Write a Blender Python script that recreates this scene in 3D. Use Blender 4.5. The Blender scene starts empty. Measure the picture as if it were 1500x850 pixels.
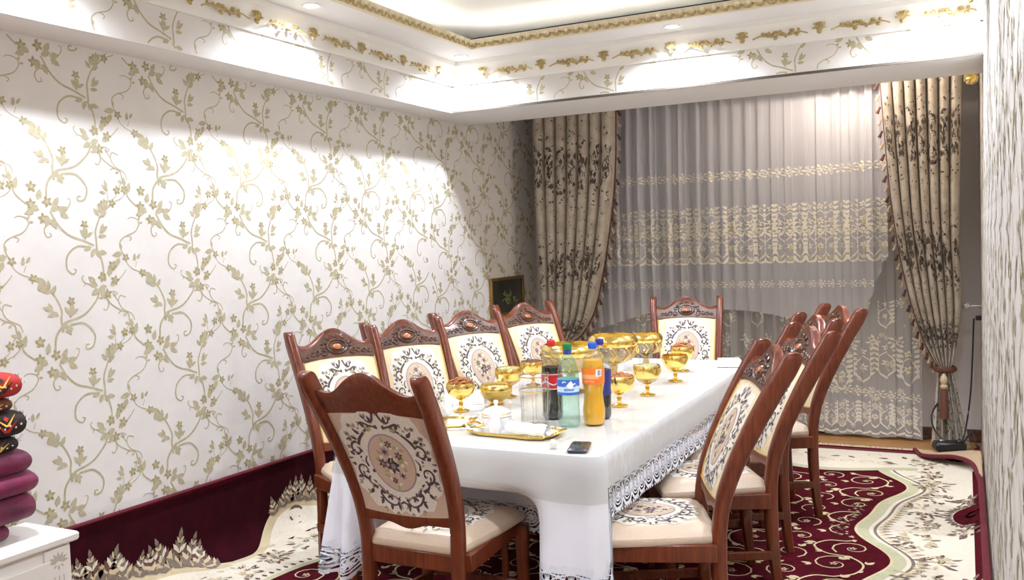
import bpy, bmesh, math, random
from mathutils import Vector, Matrix
import numpy as np

# ------------------------------------------------------------------ camera
scene = bpy.context.scene
COL = scene.collection
PI = math.pi
F, YAW, PITCH, ROLL, CAMZ = 1321.5, .4661, .0521, -.0347, 1.5
fwd = Vector((-math.sin(YAW), math.cos(YAW), 0)); rgt = Vector((math.cos(YAW), math.sin(YAW), 0)); upv = Vector((0, 0, 1))
f2 = math.cos(PITCH)*fwd - math.sin(PITCH)*upv
u2 = math.cos(PITCH)*upv + math.sin(PITCH)*fwd
r3 = math.cos(ROLL)*rgt + math.sin(ROLL)*u2
u3 = math.cos(ROLL)*u2 - math.sin(ROLL)*rgt
cd = bpy.data.cameras.new('camera'); cam = bpy.data.objects.new('camera', cd); COL.objects.link(cam)
cam.matrix_world = Matrix(((r3.x, u3.x, -f2.x, 0), (r3.y, u3.y, -f2.y, 0), (r3.z, u3.z, -f2.z, CAMZ), (0, 0, 0, 1)))
cd.sensor_width = 36; cd.lens = F/1500*36; cd.clip_start = .02
scene.camera = cam

# ------------------------------------------------------------------ world and exposure
w = bpy.data.worlds.new('world'); scene.world = w; w.use_nodes = True
w.node_tree.nodes['Background'].inputs[0].default_value = (.02, .025, .04, 1)   # night outside the window
w.node_tree.nodes['Background'].inputs[1].default_value = 1
scene.view_settings.view_transform = 'Standard'; scene.view_settings.look = 'None'
scene.view_settings.exposure = 0.13; scene.view_settings.gamma = 1
SPOT_W, COVE_E, NICHE_E = 85, 9.0, 110.0     # strengths of the room's own lamps

# ------------------------------------------------------------------ materials
def lin(c):
    return tuple(((v/255)/12.92 if v/255 <= .04045 else ((v/255+.055)/1.055)**2.4) for v in c)
MATS = {}
def mat(name, rgb, rough=.6, metal=0., spec=.5, var=0., vscale=8., bump=0., bscale=60., coat=0., coat_rough=.1, sheen=0.,
        stretch=(1, 1, 1), rgb2=None, aniso=None, coords='Object'):
    m = bpy.data.materials.new(name); m.use_nodes = True; MATS[name] = m
    nt = m.node_tree; p = nt.nodes['Principled BSDF']
    c = lin(rgb)
    p.inputs['Base Color'].default_value = (*c, 1); p.inputs['Roughness'].default_value = rough
    p.inputs['Metallic'].default_value = metal; p.inputs['Specular IOR Level'].default_value = spec
    p.inputs['Coat Weight'].default_value = coat; p.inputs['Coat Roughness'].default_value = coat_rough
    p.inputs['Sheen Weight'].default_value = sheen
    if var or bump or rgb2:
        tc = nt.nodes.new('ShaderNodeTexCoord'); mp = nt.nodes.new('ShaderNodeMapping'); mp.inputs['Scale'].default_value = stretch
        nt.links.new(tc.outputs[coords], mp.inputs['Vector'])
    if var or rgb2:
        n = nt.nodes.new('ShaderNodeTexNoise'); n.inputs['Scale'].default_value = vscale; n.inputs['Detail'].default_value = 5
        nt.links.new(mp.outputs[0], n.inputs['Vector'])
        r = nt.nodes.new('ShaderNodeValToRGB'); r.color_ramp.elements[0].position = .3; r.color_ramp.elements[1].position = .7
        d = lin(rgb2) if rgb2 else tuple(v*(1-var) for v in c)
        e = c if rgb2 else tuple(min(1, v*(1+var)) for v in c)
        r.color_ramp.elements[0].color = (*d, 1); r.color_ramp.elements[1].color = (*e, 1)
        nt.links.new(n.outputs['Fac'], r.inputs[0]); nt.links.new(r.outputs[0], p.inputs['Base Color'])
    if bump:
        n2 = nt.nodes.new('ShaderNodeTexNoise'); n2.inputs['Scale'].default_value = bscale; n2.inputs['Detail'].default_value = 3
        nt.links.new(mp.outputs[0], n2.inputs['Vector'])
        b = nt.nodes.new('ShaderNodeBump'); b.inputs['Strength'].default_value = bump; b.inputs['Distance'].default_value = .01
        nt.links.new(n2.outputs['Fac'], b.inputs['Height']); nt.links.new(b.outputs[0], p.inputs['Normal'])
    return m
def emit(name, rgb, strength):
    m = bpy.data.materials.new(name); m.use_nodes = True; MATS[name] = m
    p = m.node_tree.nodes['Principled BSDF']; c = lin(rgb)
    p.inputs['Base Color'].default_value = (*c, 1); p.inputs['Emission Color'].default_value = (*c, 1); p.inputs['Emission Strength'].default_value = strength
    return m
def clear(name, rgb, gloss=.12, rough=.03, bump=0., bscale=20., top=1.):
    """thin clear film or thin-walled glass: tinted transparency under a fresnel gloss"""
    m = bpy.data.materials.new(name); m.use_nodes = True; MATS[name] = m
    nt = m.node_tree; nt.nodes.clear()
    o = nt.nodes.new('ShaderNodeOutputMaterial'); mx = nt.nodes.new('ShaderNodeMixShader')
    t = nt.nodes.new('ShaderNodeBsdfTransparent'); g = nt.nodes.new('ShaderNodeBsdfGlossy')
    t.inputs[0].default_value = (*lin(rgb), 1); g.inputs['Roughness'].default_value = rough
    lw = nt.nodes.new('ShaderNodeLayerWeight'); lw.inputs[0].default_value = .5
    pw_ = nt.nodes.new('ShaderNodeMath'); pw_.operation = 'POWER'; pw_.inputs[1].default_value = 4
    ad = nt.nodes.new('ShaderNodeMath'); ad.operation = 'MULTIPLY_ADD'; ad.inputs[1].default_value = .7; ad.inputs[2].default_value = gloss; ad.use_clamp = True
    mn = nt.nodes.new('ShaderNodeMath'); mn.operation = 'MINIMUM'; mn.inputs[1].default_value = top
    nt.links.new(lw.outputs['Facing'], pw_.inputs[0]); nt.links.new(pw_.outputs[0], ad.inputs[0]); nt.links.new(ad.outputs[0], mn.inputs[0]); nt.links.new(mn.outputs[0], mx.inputs[0])
    nt.links.new(t.outputs[0], mx.inputs[1]); nt.links.new(g.outputs[0], mx.inputs[2]); nt.links.new(mx.outputs[0], o.inputs[0])
    if bump:
        n2 = nt.nodes.new('ShaderNodeTexNoise'); n2.inputs['Scale'].default_value = bscale
        tc = nt.nodes.new('ShaderNodeTexCoord'); nt.links.new(tc.outputs['Object'], n2.inputs['Vector'])
        b = nt.nodes.new('ShaderNodeBump'); b.inputs['Strength'].default_value = bump; b.inputs['Distance'].default_value = .02
        nt.links.new(n2.outputs[0], b.inputs['Height']); nt.links.new(b.outputs[0], g.inputs['Normal']); nt.links.new(b.outputs[0], lw.inputs['Normal'])
    return m
def sheer(name, rgb, opacity):
    m = bpy.data.materials.new(name); m.use_nodes = True; MATS[name] = m
    nt = m.node_tree; nt.nodes.clear()
    o = nt.nodes.new('ShaderNodeOutputMaterial'); mx = nt.nodes.new('ShaderNodeMixShader'); mx.inputs[0].default_value = opacity
    t = nt.nodes.new('ShaderNodeBsdfTransparent'); d = nt.nodes.new('ShaderNodeBsdfDiffuse'); tr = nt.nodes.new('ShaderNodeBsdfTranslucent')
    m2 = nt.nodes.new('ShaderNodeMixShader'); m2.inputs[0].default_value = .3
    d.inputs[0].default_value = (*lin(rgb), 1); tr.inputs[0].default_value = (*lin(rgb), 1)
    nt.links.new(d.outputs[0], m2.inputs[1]); nt.links.new(tr.outputs[0], m2.inputs[2])
    nt.links.new(t.outputs[0], mx.inputs[1]); nt.links.new(m2.outputs[0], mx.inputs[2]); nt.links.new(mx.outputs[0], o.inputs[0])
    return m

mat('wallpaper', (226, 222, 217), .75, var=.035, vscale=5, bump=.05, bscale=220)
mat('wallpaper_ink', (184, 175, 144), .6, var=.12, vscale=60)
mat('wallpaper_flower', (166, 155, 114), .6, var=.15, vscale=80)
mat('white_paint', (236, 234, 232), .6)
mat('edge_strip', (84, 76, 66), .5)
mat('niche_paint', (222, 216, 212), .7)
mat('cornice_white', (240, 238, 232), .5)
mat('gold_leaf', (186, 164, 112), .4, metal=.35, bump=.2, bscale=120, var=.2, vscale=40)
mat('gold_trim', (222, 210, 180), .5, metal=.1, bump=.2, bscale=120)
mat('laminate', (168, 122, 70), .35, var=.2, vscale=6, stretch=(1, 14, 1))
mat('pvc', (232, 232, 232), .35)
mat('night_glass', (16, 18, 24), .05, spec=.8)
mat('wood', (120, 57, 30), .32, rgb2=(88, 38, 20), vscale=9, stretch=(9, 9, 1), coat=.15, coat_rough=.2, spec=.35)
mat('wood_carved', (104, 66, 44), .4, rgb2=(62, 36, 24), vscale=30, coat=.25, bump=.15, bscale=90)
mat('wood_boss', (166, 100, 62), .25, coat=.5)
mat('fab_tan', (206, 184, 160), .42, var=.04, vscale=120, coat=.35, coat_rough=.12, bump=.04, bscale=16)
mat('fab_cream', (226, 206, 166), .55, var=.04, vscale=120)
mat('fab_white', (222, 214, 200), .6, var=.10, vscale=160)
mat('fab_oval', (200, 174, 152), .5, var=.04, vscale=150)
mat('fab_ring', (160, 148, 148), .6)
mat('fab_dark', (80, 66, 70), .65, var=.25, vscale=200)
mat('fab_green', (168, 164, 116), .65, var=.12, vscale=200)
mat('fab_lilac', (150, 128, 128), .65, var=.1, vscale=200)
mat('piping', (196, 160, 84), .45, var=.2, vscale=200)
mat('cloth', (232, 232, 238), .8, bump=.08, bscale=240)
mat('lace', (226, 228, 236), .8)
mat('lace_grey', (226, 228, 236), .8)
clear('vinyl', (246, 244, 238), .03, .12, bump=.1, bscale=7, top=.35)
clear('vinyl_side', (240, 240, 236), .02, .3, bump=.5, bscale=18, top=.14)
mat('rug_red', (88, 12, 28), .9, rgb2=(66, 9, 21), vscale=25, sheen=0, spec=.08, bump=.3, bscale=300)
mat('rug_dark', (56, 9, 19), .95, rgb2=(44, 8, 17), vscale=14, sheen=0, spec=.08, bump=.3, bscale=300)
mat('rug_ivory', (226, 216, 196), .95, var=.06, vscale=60, bump=.3, bscale=300)
mat('rug_beige', (204, 186, 150), .95, var=.08, vscale=40, bump=.3, bscale=300)
mat('rug_green', (188, 186, 152), .95, var=.08, vscale=60)
mat('rug_grey', (126, 112, 100), .95, var=.25, vscale=90)
mat('rug_brown', (104, 76, 66), .95, var=.25, vscale=90)
mat('rug_vine', (212, 194, 154), .95, var=.06, vscale=60)
mat('rug_back', (188, 164, 132), .95, bump=.2, bscale=400)
mat('rug_edge', (100, 22, 38), .9, var=.15, vscale=60)
mat('fringe', (226, 212, 180), .9)
mat('drape_cream', (200, 189, 172), .34, rgb2=(166, 152, 134), vscale=14, sheen=.2)
mat('drape_brown', (56, 44, 38), .5, var=.2, vscale=60)
mat('drape_motif', (86, 72, 62), .5, var=.2, vscale=80)
mat('drape_trim', (96, 56, 38), .55)
mat('tassel_gold', (190, 168, 134), .5)
sheer('sheer_back', (214, 211, 207), .72)
sheer('sheer_front', (240, 238, 242), .58)
mat('embroidery', (238, 231, 214), .7)
mat('embroidery_gold', (206, 194, 160), .6)
mat('gold', (242, 212, 124), .17, metal=1., bump=.05, bscale=60)
mat('gold_dark', (186, 160, 86), .25, metal=1., bump=.25, bscale=160)
mat('nuts', (168, 108, 56), .7, var=.35, vscale=60)
mat('raisins', (96, 50, 30), .6, var=.35, vscale=60)
clear('glass', (246, 246, 244), .11, .04, top=.6)
clear('gold_glass', (228, 206, 140), .22)
clear('pet', (240, 243, 245), .09, .05, top=.5)
clear('pet_green', (228, 250, 243), .10, .06, bump=.5, bscale=60, top=.4)
mat('cola', (30, 14, 10), .08, spec=.7)
mat('orange_drink', (255, 186, 16), .3, spec=.4)
mat('cap_red', (214, 42, 46), .35); mat('cap_green', (22, 134, 76), .35); mat('cap_blue', (54, 104, 214), .35); mat('cap_navy', (62, 66, 150), .35)
mat('label_red', (210, 22, 40), .4); mat('label_white', (244, 244, 246), .5); mat('label_blue', (58, 104, 196), .4)
mat('label_sky', (196, 224, 240), .4); mat('label_orange', (252, 128, 44), .4); mat('label_peach', (252, 176, 120), .4); mat('label_navy', (44, 52, 120), .4)
mat('porcelain', (240, 240, 244), .15, coat=.5)
mat('paper', (250, 250, 252), .85)
mat('tray_face', (242, 240, 232), .15, metal=.1)
mat('phone_back', (44, 47, 56), .22, coat=.4); mat('phone_lens', (14, 15, 20), .05)
mat('silver', (210, 210, 210), .2, metal=1.)
mat('chest_white', (238, 234, 226), .4); mat('chest_groove', (196, 186, 170), .6)
mat('velvet', (122, 12, 66), .7, rgb2=(76, 5, 40), vscale=10, sheen=.12, bump=.3, bscale=40)
mat('quilt_black', (40, 28, 26), .75); mat('quilt_red', (176, 36, 30), .7); mat('quilt_yellow', (222, 176, 62), .7); mat('quilt_white', (226, 216, 204), .7); mat('quilt_brown', (104, 56, 30), .7)
mat('black_plastic', (22, 22, 24), .4); mat('cable', (26, 24, 26), .5)
mat('crystal', (225, 230, 236), .05, metal=.7)
mat('picture_dark', (58, 60, 52), .12, rgb2=(34, 36, 32), vscale=5, coat=.6); mat('picture_green', (112, 122, 74), .4, var=.3, vscale=30)
mat('frame_gold', (150, 118, 62), .35, metal=.6)
mat('lamp_white', (245, 245, 245), .4)
emit('downlight_glow', (255, 250, 240), 14)
emit('led_strip', (255, 252, 240), COVE_E)
emit('niche_led', (255, 240, 226), NICHE_E)

# ------------------------------------------------------------------ mesh builder
def cr(pts, n=6):
    """Catmull-Rom through points"""
    P = [np.array(p, float) for p in pts]
    if len(P) < 3 or n < 2: return P
    Q = [2*P[0]-P[1]] + P + [2*P[-1]-P[-2]]
    out = []
    for i in range(1, len(Q)-2):
        a, b, c, d = Q[i-1:i+3]
        for k in range(n):
            t = k/n
            out.append(.5*((2*b)+(-a+c)*t+(2*a-5*b+4*c-d)*t*t+(-a+3*b-3*c+d)*t**3))
    out.append(P[-1]); return out

class MB:
    def __init__(s): s.v = []; s.f = []; s.m = []; s.slots = []
    def slot(s, k):
        if k not in s.slots: s.slots.append(k)
        return s.slots.index(k)
    def add(s, verts, faces, k):
        o = len(s.v); s.v.extend([tuple(map(float, p)) for p in verts]); i = s.slot(k)
        for f in faces: s.f.append(tuple(o+a for a in f)); s.m.append(i)
    def box(s, c, d, k, rz=0, bev=0):
        hx, hy, hz = d[0]/2, d[1]/2, d[2]/2
        ca, sa = math.cos(rz), math.sin(rz)
        def T(x, y, z): return (c[0]+x*ca-y*sa, c[1]+x*sa+y*ca, c[2]+z)
        if not bev:
            V = [T(x, y, z) for x in (-hx, hx) for y in (-hy, hy) for z in (-hz, hz)]
            s.add(V, [(0, 1, 3, 2), (4, 6, 7, 5), (0, 4, 5, 1), (2, 3, 7, 6), (0, 2, 6, 4), (1, 5, 7, 3)], k)
        else:
            b = bev; L = []
            for z, q in ((-hz, b), (-hz+b, 0), (hz-b, 0), (hz, b)):
                L.append([T(x, y, z) for x, y in ((-hx+q, -hy+b), (-hx+b, -hy+q), (hx-b, -hy+q), (hx-q, -hy+b), (hx-q, hy-b), (hx-b, hy-q), (-hx+b, hy-q), (-hx+q, hy-b))])
            s.loft(L, k, caps=True)
    def loft(s, rings, k, caps=False, close=True):
        n = len(rings[0]); V = [p for r in rings for p in r]; Fc = []
        for i in range(len(rings)-1):
            for j in range(n if close else n-1):
                a, b = i*n+j, i*n+(j+1) % n
                Fc.append((a, b, b+n, a+n))
        if caps: Fc.append(tuple(range(n))[::-1]); Fc.append(tuple((len(rings)-1)*n+j for j in range(n)))
        s.add(V, Fc, k)
    def lathe(s, prof, k, c=(0, 0, 0), n=24, caps=False, wob=None):
        R = []
        for r, z in prof:
            R.append([(c[0]+r*(1+(wob(j/n*2*PI, r, z) if wob else 0))*math.cos(j/n*2*PI), c[1]+r*(1+(wob(j/n*2*PI, r, z) if wob else 0))*math.sin(j/n*2*PI), c[2]+z) for j in range(n)])
        s.loft(R, k, caps)
    def tube(s, pts, r, k, n=6, caps=True):
        P = [np.array(p, float) for p in pts]; R = []
        ref = np.array([0, 0, 1.])
        for i, p in enumerate(P):
            t = P[min(i+1, len(P)-1)]-P[max(i-1, 0)]; t = t/(np.linalg.norm(t)+1e-9)
            a = np.cross(t, ref)
            if np.linalg.norm(a) < .2: a = np.cross(t, np.array([1., 0, 0]))
            a /= np.linalg.norm(a); b = np.cross(a, t)
            rr = r(i/(len(P)-1)) if callable(r) else r
            R.append([p+rr*(math.cos(q/n*2*PI)*a+math.sin(q/n*2*PI)*b) for q in range(n)])
        s.loft(R, k, caps)
    def grid(s, fn, nu, nv, k, kf=None):
        V = [fn(i/nu, j/nv) for j in range(nv+1) for i in range(nu+1)]
        o = len(s.v); s.v.extend([tuple(map(float, p)) for p in V])
        for j in range(nv):
            for i in range(nu):
                a = o+j*(nu+1)+i
                s.f.append((a, a+1, a+nu+2, a+nu+1)); s.m.append(s.slot(kf((i+.5)/nu, (j+.5)/nv) if kf else k))
    def prism(s, outline, z0, z1, k, fn=None):
        fn = fn or (lambda x, y, z: (x, y, z)); n = len(outline)
        s.add([fn(x, y, z0) for x, y in outline]+[fn(x, y, z1) for x, y in outline],
              [tuple(range(n))[::-1], tuple(range(n, 2*n))]+[(i, (i+1) % n, n+(i+1) % n, n+i) for i in range(n)], k)
    def art(s, A, fn, off=.0006, step=.0004, keep=None):
        for ix, (pts, faces, k, ly) in enumerate(A.p):
            jit = step*.9*((ix*7) % 16)/16
            if keep:
                ok = [keep(u, v) for u, v in pts]
                faces = [f for f in faces if all(ok[i] for i in f)]
                if not faces: continue
            s.add([fn(u, v, off+ly*step+jit) for u, v in pts], faces, k)
    def mesh(s, name, smooth=True, sharp=40):
        me = bpy.data.meshes.new(name); me.from_pydata(s.v, [], s.f)
        for k in s.slots: me.materials.append(MATS[k])
        me.polygons.foreach_set('material_index', s.m)
        if smooth:
            me.polygons.foreach_set('use_smooth', [True]*len(s.f))
            if sharp: me.set_sharp_from_angle(angle=math.radians(sharp))
        me.update(); return me
    def build(s, name, parent=None, smooth=True, sharp=40, loc=None, fix=True):
        me = s.mesh(name, smooth, sharp)
        if fix:
            bm = bmesh.new(); bm.from_mesh(me); bmesh.ops.recalc_face_normals(bm, faces=bm.faces); bm.to_mesh(me); bm.free()
        return link(name, me, parent, loc)
def link(name, me, parent=None, loc=None):
    o = bpy.data.objects.new(name, me); COL.objects.link(o)
    if parent: o.parent = parent
    if loc: o.location = loc
    return o
def tag(o, label=None, cat=None, group=None, kind=None):
    for k, v in (('label', label), ('category', cat), ('group', group), ('kind', kind)):
        if v: o[k] = v
    return o
def empty(name, loc=(0, 0, 0), rz=0):
    o = bpy.data.objects.new(name, None); COL.objects.link(o); o.location = loc; o.rotation_euler = (0, 0, rz); o.empty_display_size = .1
    return o
def copy_tree(o, parent=None):
    c = o.copy(); COL.objects.link(c); c.parent = parent
    for ch in [x for x in bpy.data.objects if x.parent == o]: copy_tree(ch, c)
    return c

class Art:
    """flat printed, woven or embroidered drawing: polygons in (u, v)"""
    def __init__(s): s.p = []
    def poly(s, pts, k, ly=0):
        s.p.append(([tuple(p) for p in pts], [tuple(range(len(pts)))], k, ly))
    def stroke(s, pts, w0, w1, k, ly=0, n=6, mid=None):
        C = cr(pts, n); V = []; m = len(C)
        for i, p in enumerate(C):
            t = C[min(i+1, m-1)]-C[max(i-1, 0)]; t = t/(np.hypot(*t)+1e-9); a = i/(m-1)
            w = (w0+(w1-w0)*a) if mid is None else (w0*(1-a)**2+2*mid*2*a*(1-a)*.5*2*.5+w1*a*a)
            V += [p+np.array([-t[1], t[0]])*w/2, p-np.array([-t[1], t[0]])*w/2]
        s.p.append(([tuple(v) for v in V], [(2*i, 2*i+1, 2*i+3, 2*i+2) for i in range(m-1)], k, ly))
    def spiral(s, cx, cy, r0, r1, a0, a1, w0, w1, k, ly=0, n=14):
        s.stroke([(cx+(r0+(r1-r0)*t)*math.cos(a0+(a1-a0)*t), cy+(r0+(r1-r0)*t)*math.sin(a0+(a1-a0)*t)) for t in [i/n for i in range(n+1)]], w0, w1, k, ly, n=1)
    def leaf(s, x, y, a, L, W, k, ly=0):
        ca, sa = math.cos(a), math.sin(a)
        s.poly([(x+p*L*ca-q*W*sa, y+p*L*sa+q*W*ca) for p, q in ((0, 0), (.3, -.45), (.65, -.38), (1, 0), (.65, .38), (.3, .45))], k, ly)
    def flower(s, x, y, r, k, kc=None, n=5, ly=0, a0=.3):
        m = n*4; pts = [(x, y)]
        for i in range(m):
            a = a0+i/m*2*PI; rr = r*(.72+.28*math.cos(n*(a-a0)))
            pts.append((x+rr*math.cos(a), y+rr*math.sin(a)))
        s.p.append((pts, [(0, 1+i, 1+(i+1) % m) for i in range(m)], k, ly))
        if kc: s.disc(x, y, r*.34, r*.34, kc, ly+1, 8)
    def disc(s, x, y, rx, ry, k, ly=0, n=20, rings=1, wob=None):
        pts = [(x, y)]; faces = []
        for q in range(1, rings+1):
            for i in range(n):
                a = i/n*2*PI; r = q/rings*(1+(wob(a) if wob else 0))
                pts.append((x+rx*r*math.cos(a), y+ry*r*math.sin(a)))
        faces += [(0, 1+i, 1+(i+1) % n) for i in range(n)]
        for q in range(1, rings):
            o = 1+(q-1)*n
            faces += [(o+i, o+(i+1) % n, o+n+(i+1) % n, o+n+i) for i in range(n)]
        s.p.append((pts, faces, k, ly))
    def ring(s, x, y, rx, ry, w, k, ly=0, n=24):
        pts = []
        for i in range(n):
            a = i/n*2*PI
            pts += [(x+rx*math.cos(a), y+ry*math.sin(a)), (x+(rx-w)*math.cos(a), y+(ry-w)*math.sin(a))]
        s.p.append((pts, [(2*i, 2*i+1, (2*i+3) % (2*n), (2*i+2) % (2*n)) for i in range(n)], k, ly))
    def put(s, B, fn):
        for pts, faces, k, ly in B.p: s.p.append(([fn(*p) for p in pts], faces, k, ly))

# ------------------------------------------------------------------ the room: numbers
XL, XR, XB = -3.3, .095, -3.07          # left wall, right wall, face of the left beam
XP = -3.3                                # niche side wall
YB0, YB1 = 5.31, 5.92                    # beam across the room in front of the window niche
YW, YF = 7.05, -2.6                      # window wall, wall behind the camera
ZB, ZC, ZT = 2.385, 2.70, 2.86           # underside of beams, lower ceiling, raised ceiling
CB = 2.56                                # bottom of the cornice

# wallpaper drawing traced as a repeat of PH x PV metres about junction A
PH, PV = .533, .621
def wallpaper_art():
    A = Art(); I, FL = 'wallpaper_ink', 'wallpaper_flower'
    def T(x, y):
        dx, dy = x-265, y-510
        return ((dx-.07*dy)*1.22e-3, -(dy+.107*dx)*.985e-3)
    def S(pts, w0=9, w1=5): A.stroke([T(*p) for p in pts], w0*.9e-3, w1*.9e-3, I, 0, 5)
    def FW(x, y, r=19): A.flower(*T(x, y), r*1.15e-3, FL, I, 5, 1, a0=x*.7)
    def LF(x, y, a, L=40, W=22): A.leaf(*T(x, y), math.radians(a), L*1.1e-3, W*1.1e-3, I, 1)
    def spray(x, y, sx=1, n=3, k=1.):
        for i in range(n): LF(x, y, 90-sx*(60-i*50), 42*k, 18*k)
    # junction A
    S([(262, 530), (255, 480), (255, 440), (235, 392), (212, 358), (192, 335)], 12, 7)
    S([(268, 490), (340, 458), (385, 402), (400, 365), (418, 340)], 11, 8)
    S([(290, 498), (345, 494), (385, 540), (380, 590), (355, 602), (352, 585), (364, 582)], 11, 6)
    S([(262, 500), (238, 545), (235, 595), (240, 640)], 12, 9)
    FW(290, 400); spray(290, 455, 1, 3, .95); LF(288, 470, 75, 60, 26)
    for q in range(4): LF(255+q*12, 515-q*6, 40-q*55, 40, 22)
    LF(245, 460, 150, 34, 18); LF(225, 440, 160, 46, 22); LF(232, 452, 195, 36, 18); LF(222, 440, 120, 34, 16)
    for q in range(4): LF(218-q*12, 372-q*16, 60+q*30, 38, 20); LF(214-q*10, 365-q*14, 170+q*20, 36, 18)
    FW(150, 312); S([(192, 335), (150, 312), (110, 298), (85, 278), (75, 250)], 6, 3); FW(75, 248, 18)
    LF(112, 262, 80, 34, 15); LF(118, 258, 110, 26, 13); LF(124, 250, 50, 28, 13); S([(118, 288), (124, 262)], 3, 3)
    S([(75, 250), (55, 215), (50, 180), (75, 152), (98, 158), (92, 172)], 7, 5); S([(75, 152), (112, 130), (130, 95), (122, 72), (95, 66), (80, 76)], 6, 4)
    LF(60, 230, 190, 50, 26); LF(48, 250, 240, 44, 24); LF(56, 215, 100, 30, 14); LF(125, 80, 60, 22, 12); LF(132, 86, 0, 18, 10)
    S([(42, 262), (38, 290), (5, 325)], 8, 5)
    # cluster C1 under A
    for x, y in ((180, 568), (180, 638), (238, 622), (225, 692)): FW(x, y, 22)
    for x, y, a in ((205, 620, 75), (210, 660, 150), (250, 655, 20), (280, 650, 10), (285, 660, -30), (245, 680, 250), (195, 660, 200), (262, 640, 60), (255, 690, -60)): LF(x, y, a, 44, 26)
    S([(290, 645), (318, 632), (324, 602), (312, 598)], 7, 4)
    S([(165, 642), (125, 605), (112, 565), (98, 530), (88, 495), (60, 486), (46, 498)], 8, 5)
    LF(118, 590, 70, 50, 26); LF(108, 560, 95, 40, 20); LF(100, 545, 160, 26, 14)
    FW(76, 580, 19); S([(76, 580), (95, 545)], 4, 4); S([(76, 580), (70, 612), (20, 650)], 4, 3); FW(15, 655, 20)
    LF(40, 590, 140, 40, 18); LF(34, 575, 110, 34, 15); LF(30, 600, 170, 30, 14); S([(40, 625), (34, 590)], 3, 3)
    S([(80, 490), (45, 475), (8, 445), (5, 412), (25, 400), (44, 408)], 6, 4)
    S([(272, 712), (245, 712), (230, 738), (240, 766), (256, 760), (250, 748)], 8, 5)
    S([(250, 660), (280, 712), (320, 750), (372, 767), (420, 785)], 9, 10)
    # junction B, half a repeat lower and to the right
    dx, dy = 50, 602
    def S2(p, *a): S([(x, y) for x, y in p], *a)
    FW(380, 700); spray(386, 752, 1, 3, .9); LF(385, 765, 92, 56, 26)
    S2([(432, 800), (428, 760), (425, 720), (440, 665), (455, 640)], 10, 7)
    LF(440, 730, 35, 48, 22); LF(436, 745, 5, 38, 18); LF(445, 722, 65, 36, 16)
    for q in range(4): LF(440+q*9, 660-q*14, 30+q*25, 40, 20); LF(438+q*8, 655-q*12, 130-q*20, 38, 18)
    FW(490, 595); S2([(455, 640), (490, 595), (525, 570), (545, 545)], 5, 4); FW(540, 527, 18)
    for q in range(4): LF(410+q*10, 792+q*6, 200+q*50, 38, 22)
    S2([(405, 795), (355, 795), (318, 835), (316, 890), (340, 912), (352, 896), (342, 890)], 10, 6)
    S2([(425, 800), (445, 825), (458, 870), (462, 905)], 10, 8)
    # cluster C2
    cx, cy = dx, dy
    for x, y in ((452, 240), (412, 293), (465, 305), (435, 365)): FW(x, y, 21)
    for x, y, a in ((440, 290, 80), (395, 330, 170), (385, 320, 140), (430, 330, 200), (445, 330, 30), (420, 345, 250), (400, 345, 210), (425, 310, 110)): LF(x, y, a, 42, 25)
    S([(380, 325), (346, 322), (330, 300), (338, 288)], 6, 4); S([(346, 322), (338, 338)], 4, 3)
    S([(400, 385), (430, 384), (440, 412), (430, 436), (418, 430)], 8, 5)
    S([(470, 308), (490, 290), (512, 255)], 6, 4)
    S([(480, 395), (468, 375), (478, 362)], 5, 3); S([(512, 378), (488, 372), (482, 398), (500, 430), (540, 452), (552, 480)], 6, 5)
    LF(468, 378, 120, 22, 12); LF(516, 452, 200, 18, 10)
    return A
WP = wallpaper_art()
def lay_wallpaper(mb, u0, u1, z0, z1, fn, phase=0., zref=1.5+.338):
    i0, i1 = int((u0-phase)/PH)-2, int((u1-phase)/PH)+2
    for i in range(i0, i1+1):
        for j in range(-3, 6):
            U, Z = phase+i*PH, zref-j*PV
            if U+.6 < u0 or U-.6 > u1 or Z+.7 < z0 or Z-.7 > z1: continue
            mb.art(WP, lambda u, v, o: fn(U+u, Z+v, o), .0005, .0004, keep=lambda u, v: u0 < U+u < u1 and z0 < Z+v < z1)

def struct(o, label=None): o['kind'] = 'structure'; (o.__setitem__('label', label) if label else None); return o
# left wall and its wallpaper
m = MB(); m.box(((XL-.1), (YF+YB0)/2, 1.4), (.2, YB0-YF, 2.9), 'wallpaper')
lay_wallpaper(m, .3, YB0-.01, .05, ZB-.003, lambda u, z, o: (XL+o, u, z), phase=2.466)
struct(m.build('wall_left', smooth=False, fix=False), 'cream wallpaper wall with olive scrolling vines beside the table')
# side wall of the window niche
m = MB(); m.box((XP-.1, (YB0+YW)/2, 1.4), (.2, YW-YB0, 2.9), 'wallpaper')
lay_wallpaper(m, YB0+.01, YW-.02, .05, ZC, lambda u, z, o: (XP+o, u, z), phase=5.40, zref=1.5+.24)
struct(m.build('wall_niche', smooth=False, fix=False), 'shaded wallpaper wall inside the window niche')
# right wall
m = MB(); m.box((XR+.1, (YF+YW)/2, 1.4), (.2, YW-YF, 2.9), 'wallpaper')
lay_wallpaper(m, .2, YW-.02, .05, CB, lambda u, z, o: (XR-o, u, z), phase=.1)
struct(m.build('wall_right', smooth=False, fix=False), 'cream wallpaper wall seen at a grazing angle')
# wall behind the camera with a plain door
m = MB(); m.box(((XL+XR)/2, YF-.1, 1.4), (XR-XL+.4, .2, 2.9), 'wallpaper'); struct(m.build('wall_front', smooth=False))
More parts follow.
